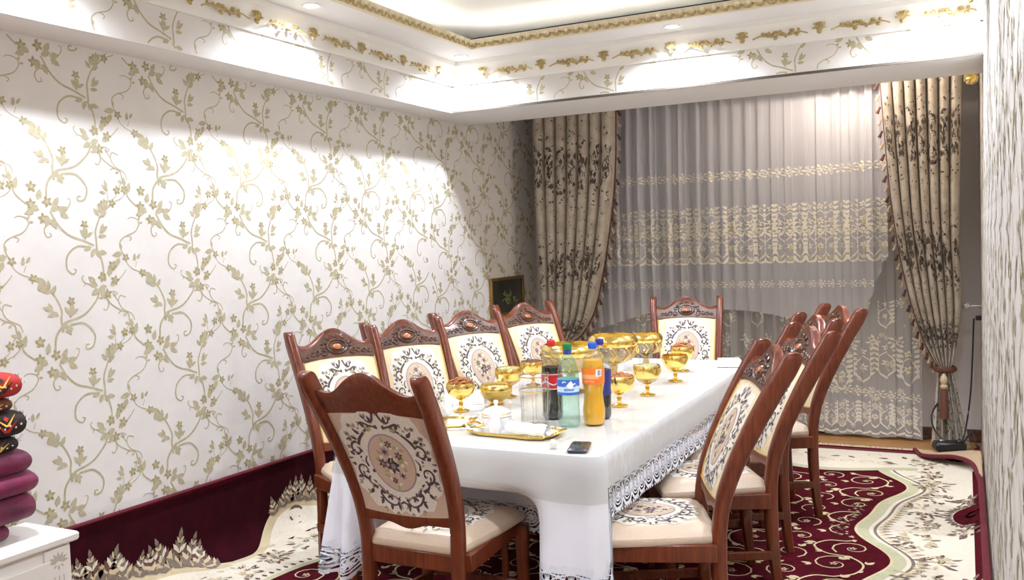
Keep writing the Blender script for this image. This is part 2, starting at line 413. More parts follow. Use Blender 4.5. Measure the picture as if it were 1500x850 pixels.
# window wall with opening
WX0, WX1, WZ0, WZ1 = -2.75, -.45, .85, 2.3
m = MB()
m.box(((XP+WX0)/2-.1, YW+.1, 1.4), (WX0-XP+.2, .2, 2.9), 'niche_paint'); m.box(((XR+WX1)/2+.1, YW+.1, 1.4), (XR-WX1+.2, .2, 2.9), 'niche_paint')
m.box(((WX0+WX1)/2, YW+.1, WZ0/2-.02), (WX1-WX0, .2, WZ0+.06), 'niche_paint'); m.box(((WX0+WX1)/2, YW+.1, (WZ1+2.86)/2), (WX1-WX0, .2, 2.86-WZ1), 'niche_paint')
struct(m.build('wall_back', smooth=False), 'pale wall behind the curtains')
wn = struct(empty('window_1', ((WX0+WX1)/2, YW+.1, WZ0)), 'white framed window behind the sheer curtains')
W_, H_ = WX1-WX0, WZ1-WZ0
m = MB()
for x in (-W_/2+.03, W_/2-.03, -W_/6, W_/6): m.box((x, 0, H_/2), (.06, .07, H_), 'pvc', bev=.006)
for z in (.03, H_-.03): m.box((0, 0, z), (W_-.12, .068, .06), 'pvc', bev=.006)
m.build('window_frame', wn)
for i in range(3):
    m = MB(); m.box((-W_/3+i*W_/3, .01, H_/2), (W_/3-.05, .012, H_-.12), 'night_glass'); m.build('pane', wn, smooth=False)
m = MB(); m.box((0, -.07, -.02), (W_+.1, .10, .04), 'pvc', bev=.008); m.build('window_sill', wn)
# baseboard by the window wall and a heating pipe
m = MB(); m.box(((XP+XR)/2, YW-.012, .04), (XR-XP, .024, .08), 'wood_carved'); struct(m.build('baseboard_back', smooth=False), 'dark skirting board under the curtains')

# floor and its laminate boards where the rug leaves it bare
m = MB(); m.box(((XL+XR)/2, (YF+YW)/2, -.06), (XR-XL+.4, YW-YF+.4, .1), 'laminate')
fl = struct(m.build('floor', smooth=False), 'brown laminate floor')
m = MB(); m.box((0, 0, .0035), (1.1, .118, .007), 'laminate', bev=.0015); bd = m.mesh('plank')
for r in range(6):
    for c in range(4):
        x = -3.0+c*1.104-.35*(r % 3)
        p = link('plank', bd, fl, (x+.4, 6.34+r*.121, -.01)); sx = 1.
        lo, hi = max(XP, x+.4-.55), min(XR, x+.4+.55)
        if hi-lo < .05: bpy.data.objects.remove(p); continue
        p.scale.x = (hi-lo)/1.1; p.location.x = (lo+hi)/2

# beams (wallpapered boxes) along the left wall and across the room
m = MB()
m.box(((XL+XB)/2, (YF+YB0)/2, (ZB+ZC+.1)/2), (XB-XL, YB0-YF, ZC+.1-ZB), 'wallpaper')
m.add([(XL, YF, ZB-.001), (XB, YF, ZB-.001), (XB, YB0, ZB-.001), (XL, YB0, ZB-.001)], [(0, 1, 2, 3)], 'white_paint')
lay_wallpaper(m, .3, YB0-.01, ZB+.005, CB+.01, lambda u, z, o: (XB+o, u, z), phase=2.2, zref=2.72)
struct(m.build('trim_1', smooth=False, fix=False), 'wallpapered box beam along the left wall')
m = MB()
m.box(((XL+XR)/2, (YB0+YB1)/2, (ZB+ZC+.1)/2), (XR-XL, YB1-YB0, ZC+.1-ZB), 'wallpaper')
m.add([(XL, YB0, ZB-.001), (XR, YB0, ZB-.001), (XR, YB1, ZB-.001), (XL, YB1, ZB-.001)], [(0, 1, 2, 3)], 'white_paint')
m.box(((XB+XR)/2, YB0-.004, ZB+.006), (XR-XB, .012, .014), 'edge_strip')  # thin dark strip along the lower front edge of the beam
lay_wallpaper(m, XB+.01, XR-.01, ZB+.016, CB+.01, lambda u, z, o: (u, YB0-o, z), phase=-2.62, zref=2.70)
struct(m.build('trim_2', smooth=False, fix=False), 'wallpapered box beam across the room before the window niche')
# ceiling: lower ring with a raised tray, niche ceiling
TX0, TX1, TY0, TY1 = -2.68, -.30, -1.6, 4.88
m = MB()
def slab(x0, x1, y0, y1, z0, z1, k='white_paint'): m.box(((x0+x1)/2, (y0+y1)/2, (z0+z1)/2), (x1-x0, y1-y0, z1-z0), k)
slab(XB, TX0, YF, YB0, ZC, ZC+.03); slab(TX1, XR, YF, YB0, ZC, ZC+.03); slab(TX0, TX1, TY1, YB0, ZC, ZC+.03); slab(TX0, TX1, YF, TY0, ZC, ZC+.03)
slab(XL, XR, YF, YB0, ZT, ZT+.06); slab(XP, XR, YB1, YW, ZC+.02, ZC+.08)
struct(m.build('ceiling', smooth=False), 'white stepped ceiling with a raised lit tray')
# cornice: white concave moulding with gilt flowers
prof = [(0, 0), (.016, 0), (.018, .02), (.026, .028), (.034, .05), (.052, .085), (.078, .108), (.086, .112), (.088, .14), (0, .14)]
co = struct(empty('trim_3', (XB, 1, CB)), 'white cornice with gilt flower relief under the ceiling')
def cornice(p0, p1, nrm):
    m = MB(); R = []
    for p in (p0, p1): R.append([(p[0]+nrm[0]*a, p[1]+nrm[1]*a, CB+b) for a, b in prof])
    m.loft(R, 'cornice_white', caps=True); o = m.build('moulding', co); o.location = (-XB, -1, -CB)
cornice((XB, YF), (XB, YB0), (1, 0)); cornice((XB, YB0), (XR, YB0), (0, -1)); cornice((XR, YF), (XR, YB0), (-1, 0))
# gilt pieces: local u along the cornice, v up, w out of it
def lump(m, u, v, r, s=1., k='gold_leaf', w=.0):
    V = [(u, -(w+r*.75), v)]; Fc = []
    for q, (rr, h) in enumerate(((.6, .55), (1, .0))):
        for i in range(7):
            a = i/7*2*PI+q*.3; V.append((u+r*rr*math.cos(a), -(w+r*h), v+r*rr*s*math.sin(a)))
    Fc = [(0, 1+i, 1+(i+1) % 7) for i in range(7)]+[(1+i, 8+i, 8+(i+1) % 7, 1+(i+1) % 7) for i in range(7)]
    m.add(V, Fc, k)
m = MB()
for a in range(7):
    t = PI*(.05+.9*a/6); m.tube([(0, -.012, -.02), (.022*math.cos(t), -.02, -.012+.03*math.sin(t)), (.036*math.cos(t), -.016, -.018+.062*math.sin(t))], lambda q: .0075*(1-.3*q), 'gold_leaf', 5)
lump(m, 0, -.022, .016); shell = m.mesh('gilt_shell')
m = MB()
rnd = random.Random(3)
m.tube(cr([(-.15, -.01, -.028), (-.1, -.012, -.012), (-.05, -.012, -.026), (0, -.012, -.016), (.05, -.012, -.026), (.1, -.012, -.012), (.15, -.01, -.028)], 4), .0045, 'gold_leaf', 5)
for u in (-.085, -.055, -.02, .0, .02, .055, .085):
    for q in range(3): lump(m, u+rnd.uniform(-.014, .014), -.012+rnd.uniform(-.014, .026)*(1.3 if abs(u) < .03 else 1), rnd.uniform(.009, .015))
garland = m.mesh('gilt_garland')
def gilt(P, d, nrm, L, n):
    ang = math.atan2(d[1], d[0])
    for i in range(n):
        for me, o in ((shell, 0), (garland, .5)):
            s = (i+.35+o)*L
            ob = link(me.name, me, co, (P[0]+d[0]*s+nrm[0]*.044-XB, P[1]+d[1]*s+nrm[1]*.044-1, .062))
            ob.rotation_euler = (0, 0, ang)
            # local -y must face the room
            if (math.sin(ang)*nrm[0]-math.cos(ang)*nrm[1]) < 0: ob.rotation_euler[2] += PI
            ob.rotation_euler[0] = math.radians(-18)
gilt((XB, YB0-.1), (0, -1), (1, 0), .42, 12); gilt((XB+.12, YB0), (1, 0), (0, -1), .42, 7); gilt((XR, YB0-.1), (0, -1), (-1, 0), .42, 11)
# egg moulding round the raised tray, and the LED strip it hides
eg = struct(empty('trim_4', ((TX0+TX1)/2, (TY0+TY1)/2, ZC)), 'gilt egg moulding edging the lit ceiling tray')
c0 = Vector(eg.location)
m = MB()
for x0, x1, y0, y1 in ((TX0-.015, TX0+.015, TY0, TY1), (TX1-.015, TX1+.015, TY0, TY1), (TX0, TX1, TY0-.015, TY0+.015), (TX0, TX1, TY1-.015, TY1+.015)):
    m.box(((x0+x1)/2-c0.x, (y0+y1)/2-c0.y, .012), (x1-x0, y1-y0, .055), 'gold_trim')
m.build('rail', eg, smooth=False)
m = MB()
m.tube([(.024*math.cos(a), -.004-.002*math.sin(a), -.004+.02*math.sin(a)) for a in [PI*.02+PI*(-1)*i/8 for i in range(9)]], .006, 'gold_leaf', 5)
lump(m, 0, -.001, .014, 1.1, 'gold_trim', .004); egg = m.mesh('egg')
for (x, y), d, rz, n in (((TX0, TY1), (0, -1), PI/2, 105), ((TX0, TY1), (1, 0), 0, 39)):
    for i in range(n):
        s = (i+.5)*.0610; o = link('egg', egg, eg, (x+d[0]*s-c0.x+(.016 if d[0] == 0 else 0), y+d[1]*s-c0.y-(.016 if d[0] else 0), .016)); o.rotation_euler[2] = rz
m = MB(); hx, hy = (TX1-TX0)/2, (TY1-TY0)/2
for x0, x1, y0, y1 in ((-hx-.10, -hx-.07, -hy, hy), (hx+.07, hx+.10, -hy, hy), (-hx, hx, hy+.07, hy+.10), (-hx, hx, -hy-.10, -hy-.07)):
    m.box(((x0+x1)/2, (y0+y1)/2, .008), (x1-x0, y1-y0, .016), 'led_strip')
tag(m.build('led_tape', eg, smooth=False, loc=(0, 0, .03)), 'glowing warm LED tape hidden behind the gilt edge')
m = MB(); m.box((0, 0, 0), (.45, .05, .03), 'niche_led')
tag(m.build('curtain_light', smooth=False, loc=(-.72, 6.40, ZC+.004)), 'warm glowing lamp behind the beam above the right end of the sheer curtain', 'lamp')

# downlights
def downlight(x, y, label, off=None):
    """off: which side of the picture the lamp is beyond; None when the photograph shows it"""
    t = tag(empty('downlight_%s_offscreen' % off if off else 'downlight', (x, y, ZC)), label, 'ceiling light', 'downlights in the ceiling')
    m = MB(); m.lathe([(.034, .004), (.036, -.004), (.046, -.006), (.05, 0), (.05, .004)], 'lamp_white', n=20); m.build('ring', t)
    m = MB(); m.lathe([(.0005, -.001), (.034, -.001)], 'downlight_glow', n=20); m.build('lens', t)
    L = bpy.data.lights.new('downlight_lamp', 'SPOT'); L.energy = SPOT_W; L.spot_size = math.radians(150); L.spot_blend = .8; L.shadow_soft_size = .03; L.color = (.925, .985, 1.11)
    o = bpy.data.objects.new('downlight_lamp_%s_offscreen' % off if off else 'downlight_lamp', L); COL.objects.link(o); o.parent = t; o.location = (0, 0, -.015)
downlight(-2.86, 5.08, 'small round white downlight in the ceiling corner where the two box beams meet')
downlight(-1.48, 5.08, 'small round white downlight in the ceiling above the middle of the window beam')
downlight(-2.86, 3.6, 'small round downlight over the left box beam, next to the corner downlight')
downlight(-.13, 5.08, 'small round white downlight in the ceiling where the window beam meets the right wall', 'corner')
for y, q in ((2.1, 'first'), (.6, 'second'), (-.9, 'third')): downlight(-2.86, y, 'small round white downlight over the left box beam above the quilt chest', 'left_'+q)
for y, q in ((3.6, 'first'), (2.1, 'second'), (.6, 'third'), (-.9, 'fourth')): downlight(-.13, y, 'small round white downlight above the right wall', 'right_'+q)

# ================================================================== dining chairs
def prof_d(z):                                            # how far the back post leans behind its foot at height z
    Z = [0, .12, .3, .45, .55, .68, .82, .95, 1.03, 1.10]; D = [.03, .012, 0, 0, .006, .04, .10, .165, .208, .245]
    return float(np.interp(z, Z, D))
_zz = np.linspace(0, 1.10, 45); _dd = np.array([prof_d(z) for z in _zz]); _dd = np.convolve(np.pad(_dd, 3, mode='edge'), np.ones(7)/7, 'valid'); _dd += np.where(_zz > 1.02, (_zz-1.02)*.18, 0)
def DZ(z): return float(np.interp(z, _zz, _dd))
def HW(z): return .185+.035*max(0, min(1, (z-.45)/.6))     # half distance between post centres
PY = -.21                                                 # posts stand behind the seat
def ease(t): return t*t*(3-2*t)
def fabric_art(seat=False):
    A = Art()
    A.disc(0, 0, .88, .9, 'fab_white', 0, 48, 7, wob=lambda a: .05*math.cos(14*a)+.02*math.cos(5*a+1)+.16*abs(math.sin(2*a))**1.3)
    A.disc(0, 0, .47, .53, 'fab_ring', 1, 36, 5); A.disc(0, 0, .44, .5, 'fab_oval', 2, 36, 5)
    for sx in (1, -1):
        B = Art()
        B.spiral(.66, -.18, .17, .03, -1.9, 4.6, .055, .02, 'fab_dark', 1)
        B.spiral(.64, .22, .14, .03, 1.9, -4.4, .05, .02, 'fab_dark', 1)
        B.stroke([(.06, -.62), (.18, -.78), (.36, -.74), (.46, -.6), (.4, -.52)], .02, .06, 'fab_dark', 1)
        B.stroke([(.5, -.5), (.62, -.42), (.68, -.3)], .07, .02, 'fab_dark', 1)
        B.stroke([(.04, -.84), (.14, -.66), (.32, -.58), (.46, -.44)], .025, .05, 'fab_lilac', 1)
        B.stroke([(.05, .62), (.2, .66), (.34, .56), (.5, .42), (.58, .3)], .03, .06, 'fab_dark', 1)
        B.stroke([(.04, .9), (.1, .76), (.2, .74), (.24, .82)], .05, .02, 'fab_dark', 1)
        B.stroke([(.2, .66), (.34, .72), (.42, .66)], .05, .015, 'fab_dark', 1)
        B.stroke([(.5, .1), (.56, 0), (.54, -.1)], .02, .05, 'fab_dark', 1)
        for x, y, a, L in ((.12, .7, 1.3, .16), (.3, .62, 1.0, .13), (.46, .5, .6, .14), (.56, .4, .4, .14), (.74, .1, .6, .12), (.76, -.3, -.3, .12), (.6, -.52, -.8, .15), (.44, -.68, -1.0, .15),
                           (.28, -.76, -1.4, .13), (.12, -.72, -1.7, .17), (.5, -.2, 2.6, .1), (.2, -.6, -.4, .16), (.34, -.58, .2, .14), (.55, .16, .9, .1), (.7, .36, 1.2, .1), (.8, -.08, .1, .08)):
            B.leaf(x, y, a, L, .075, 'fab_dark', 1)
        for x, y, a in ((.22, .8, .9), (.5, .62, .5), (.72, .46, .9), (.68, -.58, -.7), (.4, -.84, -1.2), (.14, -.9, -1.4), (.8, -.42, -.4)):
            B.leaf(x, y, a, .11, .06, 'fab_green', 1); B.leaf(x, y, a+.9, .09, .05, 'fab_lilac', 1)
        for x, y in ((.74, .5), (.62, .66), (.8, .26)): B.flower(x, y, .055, 'fab_lilac', 'fab_dark', 5, 1)
        rq = random.Random(9)
        for q in range(46):
            a = -PI/2+PI*(q+.5)/46+rq.uniform(-.05, .05); d = rq.uniform(.58, .86)
            B.leaf(d*math.cos(a), d*1.02*math.sin(a), a+rq.uniform(-1.5, 1.5), rq.uniform(.06, .12), .045, rq.choice(['fab_dark', 'fab_lilac', 'fab_dark', 'fab_green']), 1)
        A.put(B, lambda u, v: (sx*u, v))
    for x, y, r, k in ((0, -.06, .15, 'fab_dark'), (-.2, -.02, .1, 'fab_dark'), (-.08, .2, .1, 'fab_lilac'), (.18, .14, .09, 'fab_dark'), (.04, .34, .08, 'fab_dark'), (.14, -.22, .08, 'fab_lilac'), (-.06, -.32, .07, 'fab_dark')):
        A.flower(x, y, r, k, 'fab_lilac' if k == 'fab_dark' else 'fab_dark', 6, 4)
    for i, (x, y) in enumerate(((.1, .02), (.22, 0), (-.12, -.14), (-.02, .08), (.1, .26), (-.18, .14), (-.24, .1), (.06, -.18), (.2, -.16), (-.14, -.26), (.0, -.4), (.22, .26), (-.06, .36), (.26, .06))):
        A.leaf(x, y, i*1.7, .12, .07, 'fab_green', 3); A.leaf(x, y, i*1.7+2.3, .09, .06, 'fab_white', 3)
    return A
FAB = fabric_art()
ZB0, ZB1 = .575, .985                                     # upholstered back
def back_pt(u, v, y, inset=.022):
    z = ZB0+(ZB1-ZB0)*v+ (.012*(1-u*u) if v > .5 else -.012*(1-u*u))*abs(2*v-1)
    return (u*(HW(z)-inset), PY-DZ(z)+y, z)
def rail_pt(x, z, y): return (x, PY-DZ(z)+y, z)
def make_chair():
    t = empty('dining_chair')
    W = 'wood'
    for sx in (-1, 1):                                    # back posts, foot to scroll
        m = MB(); R = []
        for z in np.linspace(0, 1.10, 34):
            dy = -DZ(z)+PY; th = .05 if z < .45 else .05+.016*ease((z-.45)/.6); th *= (.72+.28*min(1, z/.3)); wd = .042 if z > .2 else .034+.008*z/.2
            sl = (DZ(min(1.1, z+.02))-DZ(max(0, z-.02)))/.04; nz = sl/math.hypot(1, sl); ny = 1/math.hypot(1, sl)
            x = sx*HW(z)
            R.append([(x+a*wd/2, dy+b*th/2*ny, z+b*th/2*nz) for a, b in ((-1, -.7), (-.6, -1), (.6, -1), (1, -.7), (1, .7), (.6, 1), (-.6, 1), (-1, .7))])
        e = R[-1]; c = np.mean(np.array(e), 0)
        for q, h in ((.92, .014), (.7, .024), (.35, .030)):
            R.append([tuple(np.array([c[0], c[1]-h*.55, c[2]+h])+(np.array(p)-c)*np.array([1, q, q])) for p in e])
        m.loft(R, W, caps=True)
        m.build('back_post', t, sharp=50)
    for sx in (-1, 1):                                    # front legs
        m = MB(); R = []
        for z, w_ in ((0, .030), (.1, .034), (.3, .04), (.385, .046), (.42, .046)):
            h = w_/2; R.append([(sx*.215+a*h, .215+b*h, z) for a, b in ((-1, -.8), (-.8, -1), (.8, -1), (1, -.8), (1, .8), (.8, 1), (-.8, 1), (-1, .8))])
        m.loft(R, W, caps=True); m.build('front_leg', t, sharp=50)
    m = MB()                                              # seat frame
    m.box((0, .215, .405), (.40, .028, .06), W, bev=.003); m.box((0, PY, .405), (.34, .028, .06), W, bev=.003)
    for sx in (-1, 1): m.box((sx*.2, 0, .405), (.026, .40, .06), W, rz=-sx*.072*-1, bev=.003)
    m.build('seat_frame', t)
    for sx in (-1, 1):
        m = MB(); m.box((sx*.198, 0, .18), (.02, .40, .034), W, rz=sx*.07, bev=.003); m.build('stretcher', t)
    m = MB(); m.box((0, .06, .182), (.37, .034, .018), W, bev=.003); m.build('stretcher', t)
    for x in (-.14, .14):
        m = MB(); m.box((x, .213, .29), (.024, .014, .19), W, bev=.002); m.build('spindle', t)
    m = MB(); m.box((0, .214, .19), (.40, .018, .028), W, bev=.003); m.build('stretcher', t)
    # seat cushion
    def sp(u, v, o=0.):                                   # u across, v back(-1) to front(+1)
        yy = .012+v*.225; hw = .195+.03*(v+1)/2
        e = max(abs(u), abs(v)); h = .062*(1-max(0, (e-.55)/.45)**3*.62) if e > .55 else .062
        return (u*hw*(1-.04*(v*v)), yy, .435+h+o)
    m = MB(); m.grid(lambda a, b: sp(2*a-1, 2*b-1), 20, 20, 'fab_tan')
    n = 20; ring = [(2*i/n-1, -1) for i in range(n)]+[(1, 2*i/n-1) for i in range(n)]+[(1-2*i/n, 1) for i in range(n)]+[(-1, 1-2*i/n) for i in range(n)]
    R0 = [sp(u, v) for u, v in ring]; R1 = [(x*1.025, .012+(y-.012)*1.025, .445) for x, y, z in R0]; R2 = [(x, y, .432) for x, y, z in R0]
    m.loft([R0, R1, R2], 'fab_tan', caps=False)
    m.art(FAB, lambda u, v, o: sp(u*.84, v*.84, o), .0008, .0004)
    st = m.build('seat', t, sharp=0, fix=False)
    # back upholstery, puffed to the front, flat behind
    m = MB()
    pf = lambda u, v: .012+.016*(1-abs(u)**4)*(1-abs(2*v-1)**4)
    m.grid(lambda a, b: back_pt(2*a-1, b, pf(2*a-1, b)), 16, 24, 'fab_cream'); m.grid(lambda a, b: back_pt(1-2*a, b, -.014), 16, 24, 'fab_oval')
    m.art(FAB, lambda u, v, o: back_pt(u*.9, .5+v*.485, pf(u*.9, .5+v*.485)+o), .0008, .0004)
    m.art(FAB, lambda u, v, o: back_pt(max(-.99, min(.99, u*1.06)), max(.005, min(.995, .5+v*.52)), -.014-o), .0008, .0004)
    bk = m.build('backrest', t, sharp=0, fix=False)
    m = MB(); loop = [back_pt(u, v, .013) for u, v in [(-.97+1.94*i/12, .985) for i in range(13)]+[(.97, .985-.97*i/14) for i in range(1, 15)]+[(.97-1.94*i/12, .015) for i in range(1, 13)]+[(-.97, .015+.97*i/14) for i in range(1, 15)]]
    m.tube(loop, .005, 'piping', 6); m.build('piping', bk)
    # crest rail with carved front
    def top_z(u): return 1.052+.082*(.5+.5*math.cos(PI*min(1, abs(u)/.78)))+.012*ease(max(0, (abs(u)-.75)/.25))
    def bot_z(u): return .968+.012*(1-u*u)
    m = MB(); N = 28; sec = []
    for i in range(N+1):
        u = -1+2*i/N; x = u*(HW(1.03)-.012); zb, zt = bot_z(u), top_z(u); r = []
        for q, (f_, b_) in ((0, (.014, -.014)), (.25, (.019, -.018)), (.6, (.019, -.018)), (.9, (.018, -.018)), (1, (.01, -.012))):
            r.append((q, f_, b_))
        fr = [rail_pt(x, zb+(zt-zb)*q, f_) for q, f_, b_ in r]; ba = [rail_pt(x, zb+(zt-zb)*q, b_) for q, f_, b_ in r][::-1]
        sec.append(fr+ba)
    m.loft(sec, W, caps=True); cr_ = m.build('crest_rail', t, sharp=50)
    m = MB(); zc = 1.04; q3 = lambda x, z, y: rail_pt(x, z, y+.019)
    m.grid(lambda a, b: q3((2*a-1)*.195, bot_z(2*a-1)+.008+b*(top_z((2*a-1)*.95)-bot_z(2*a-1)-.022), .0015), 26, 5, 'wood_carved')
    m.tube([q3(.052*math.cos(a), zc+.034*math.sin(a), .003) for a in np.linspace(0, 2*PI, 25)], .0065, 'wood_carved', 5, False)
    m.tube([q3(.036*math.cos(a), zc+.022*math.sin(a), .003) for a in np.linspace(0, 2*PI, 21)], .004, 'wood_carved', 5, False)
    for sx in (-1, 1):
        for cx, cz, r0, a0, a1 in ((.078, 1.012, .02, 0, 7.5), (.108, 1.012, .017, 3.1, -4.), (.135, 1.008, .014, 0, 6.8), (.16, 1.006, .012, 3.1, -4), (.075, 1.045, .014, 1, 7)):
            m.tube([q3(sx*(cx+r0*(1-.75*s)*math.cos(a0+(a1-a0)*s)), cz+r0*(1-.75*s)*math.sin(a0+(a1-a0)*s), .003) for s in np.linspace(0, 1, 14)], .0042, 'wood_carved', 5)
        for k in range(5):
            a = .4+k*.55; m.tube([q3(sx*.056*math.cos(a), zc+.038*math.sin(a), .003), q3(sx*.07*math.cos(a), zc+.05*math.sin(a), .004), q3(sx*.072*math.cos(a+.2), zc+.054*math.sin(a+.2), .003)], .005, 'wood_carved', 5)
    m.build('carving', cr_)
    m = MB(); V = []
    rings = [[q3(.026*s*math.cos(a), zc+.016*s*math.sin(a), h) for a in np.linspace(0, 2*PI, 17)[:-1]] for s, h in ((1, 0), (.9, .008), (.6, .013), (.15, .015))]
    m.loft(rings, 'wood_boss', caps=True); m.build('boss', cr_)
    # lower rail, wavy underneath
    m = MB(); sec = []
    for i in range(25):
        u = -1+2*i/24; x = u*(HW(.56)-.012); zt = .58-.012*(1-u*u); zb = .535-.022*ease(max(0, 1-abs(u)/.5))+.0*u
        sec.append([rail_pt(x, zb, .013), rail_pt(x, (zb+zt)/2, .017), rail_pt(x, zt, .013), rail_pt(x, zt, -.013), rail_pt(x, (zb+zt)/2, -.017), rail_pt(x, zb, -.013)])
    m.loft(sec, W, caps=True); m.build('lower_rail', t, sharp=50)
    for me in {c.data for c in t.children_recursive}:      # final height of the back
        co_ = np.empty(len(me.vertices)*3); me.vertices.foreach_get('co', co_); z = co_[2::3]
        co_[2::3] = np.where(z > .5, .5+(z-.5)*.93, z); me.vertices.foreach_set('co', co_); me.update()
    return t
RUGZ = .014
chair = make_chair()
G = 'carved dining chairs round the table'
R_ = math.radians
spots = [
 (-1.725, 2.80, 0, 'carved wooden dining chair at the table end by the phone, its back turned'),
 (-2.45, 3.40, -R_(120), 'dining chair on the wall side next to the paper napkin and the turned chair'),
 (-2.37, 3.90, -R_(121), 'second dining chair on the wall side counted from the turned chair'),
 (-2.31, 4.51, -R_(120), 'third dining chair on the wall side counted from the turned chair'),
 (-2.22, 5.14, -R_(119), 'dining chair on the wall side under the small dark picture'),
 (-1.56, 5.50, R_(195), 'dining chair at the far table end in front of the sheer curtains'),
 (-1.03, 3.115, R_(114), 'dining chair on the open side of the table beside the phone corner'),
 (-.99, 3.77, R_(119), 'second dining chair on the open side counted from the phone corner'),
 (-1.04, 4.31, R_(120), 'third dining chair on the open side counted from the phone corner'),
 (-.99, 4.89, R_(121), 'dining chair on the open side of the table nearest the sheer curtain'),
]
for i, (x, y, rz, lb) in enumerate(spots):
    o = chair if i == 0 else copy_tree(chair)
    o.location = (x, y, RUGZ); o.rotation_euler[2] = rz; tag(o, lb, 'chair', G)

# ================================================================== table, cloth and clear cover
TXa, TXb, TYa, TYb, TZ = -2.19, -1.105, 2.80, 5.25, .765
tb = tag(empty('dining_table', ((TXa+TXb)/2, (TYa+TYb)/2, RUGZ)), 'long wooden dining table hidden under a white lace cloth', 'table')
tw, tl = TXb-TXa, TYb-TYa
m = MB(); m.box((0, 0, TZ-RUGZ-.02), (tw-.012, tl-.012, .036), 'wood', bev=.006); m.build('tabletop', tb)
m = MB()
for sx in (-1, 1): m.box((sx*(tw/2-.32), 0, TZ-RUGZ-.08), (.025, tl-.88, .085), 'wood'); m.box((0, sx*(tl/2-.43), TZ-RUGZ-.08), (tw-.66, .025, .085), 'wood')
m.build('apron', tb, smooth=False)
for sx in (-1, 1):
    for sy in (-1, 1):
        m = MB(); R = []
        for z, w_ in ((0, .05), (.05, .06), (.1, .045), (.35, .07), (.55, .085), (.6, .07), (.62, .09), (.72, .09)):
            h = w_/2; R.append([(sx*(tw/2-.32)+a*h, sy*(tl/2-.43)+b*h, z) for a, b in ((-1, -1), (1, -1), (1, 1), (-1, 1))])
        m.loft(R, 'wood', caps=True); m.build('leg', tb, smooth=False)
# perimeter of the table, counter-clockwise seen from above, starting at near left corner
def perim(rad, grow):
    x0, x1, y0, y1 = TXa-grow, TXb+grow, TYa-grow, TYb+grow; P = []
    def seg(a, b, n): P.extend([(a[0]+(b[0]-a[0])*i/n, a[1]+(b[1]-a[1])*i/n, None) for i in range(n)])
    def arc(cx, cy, a0, n=7): P.extend([(cx+rad*math.cos(a0+PI/2*i/n), cy+rad*math.sin(a0+PI/2*i/n), 1) for i in range(n)])
    seg((x0+rad, y0), (x1-rad, y0), 44); arc(x1-rad, y0+rad, -PI/2); seg((x1, y0+rad), (x1, y1-rad), 90); arc(x1-rad, y1-rad, 0)
    seg((x1-rad, y1), (x0+rad, y1), 30); arc(x0+rad, y1-rad, PI/2); seg((x0, y1-rad), (x0, y0+rad), 70); arc(x0+rad, y0+rad, PI)
    return P
PR = perim(.045, .004)
NP = len(PR)
cxx, cyy = (TXa+TXb)/2, (TYa+TYb)/2
def nrm(i):
    a, b = PR[(i-1) % NP], PR[(i+1) % NP]; dx, dy = b[0]-a[0], b[1]-a[1]; L = math.hypot(dx, dy); return (dy/L, -dx/L)
NR = [nrm(i) for i in range(NP)]
def corner_d(i): return min(math.hypot(PR[i][0]-x, PR[i][1]-y) for x in (TXa, TXb) for y in (TYa, TYb))
def drop(i):                                              # how far the cloth hangs at this point of the edge
    x, y, _ = PR[i]
    side = .158+.01*math.sin(y*2.1)
    if y < TYa+.024:
        if x < cxx: return .47-.14*ease(min(1, max(0, (x-TXa-.08)/.11)))
        return .45-.12*ease(min(1, max(0, (TXb-x-.2)/.16)))
    if x < cxx and y < TYa+.16: return side+(.47-side)*(1-ease((y-TYa-.024)/.136))
    return side
DR = [drop(i) for i in range(NP)]
def cloth_pt(s, q, o=0.):
    """s: float index along the edge, q: metres down from the edge"""
    i0 = int(math.floor(s)) % NP; i1 = (i0+1) % NP; t = s-math.floor(s)
    x = PR[i0][0]*(1-t)+PR[i1][0]*t; y = PR[i0][1]*(1-t)+PR[i1][1]*t; nx = NR[i0][0]*(1-t)+NR[i1][0]*t; ny = NR[i0][1]*(1-t)+NR[i1][1]*t
    cdn = corner_d(i0)*(1-t)+corner_d(i1)*t; fold = max(0, 1-cdn/.3)
    k = min(1, q/.5)
    out = .002+.012*math.sin(min(1, q/.03)*PI/2)*.6 + k*(.02+(.045 if x < cxx else .008)*fold*(1+math.sin(s*1.15)) + .008*math.sin(s*.55))
    if y < TYa+.02 and ny < -.5:                           # the chair seat pushes the middle of the front drop under the table
        e = (x-TXa-.08)/.11 if x < cxx else (TXb-x-.2)/.16; out -= .32*ease(min(1, max(0, (q-.13)/.11)))*ease(min(1, max(0, e)))
    return (x+nx*(out+o), y+ny*(out+o), TZ+.004-q)
m = MB()
m.add([(p[0], p[1], TZ+.004) for p in PR]+[(cxx, cyy, TZ+.004)], [(i, (i+1) % NP, NP) for i in range(NP)], 'cloth')
NQ = 16
rings = [[cloth_pt(i, (DR[i]-.045)*(q/NQ)) for i in range(NP)] for q in range(NQ+1)]   # the openwork lace carries on below
m.loft(rings, 'cloth')
tc = m.build('tablecloth', sharp=60, fix=False); tag(tc, 'white tablecloth with lace border hanging over the long table', 'tablecloth')
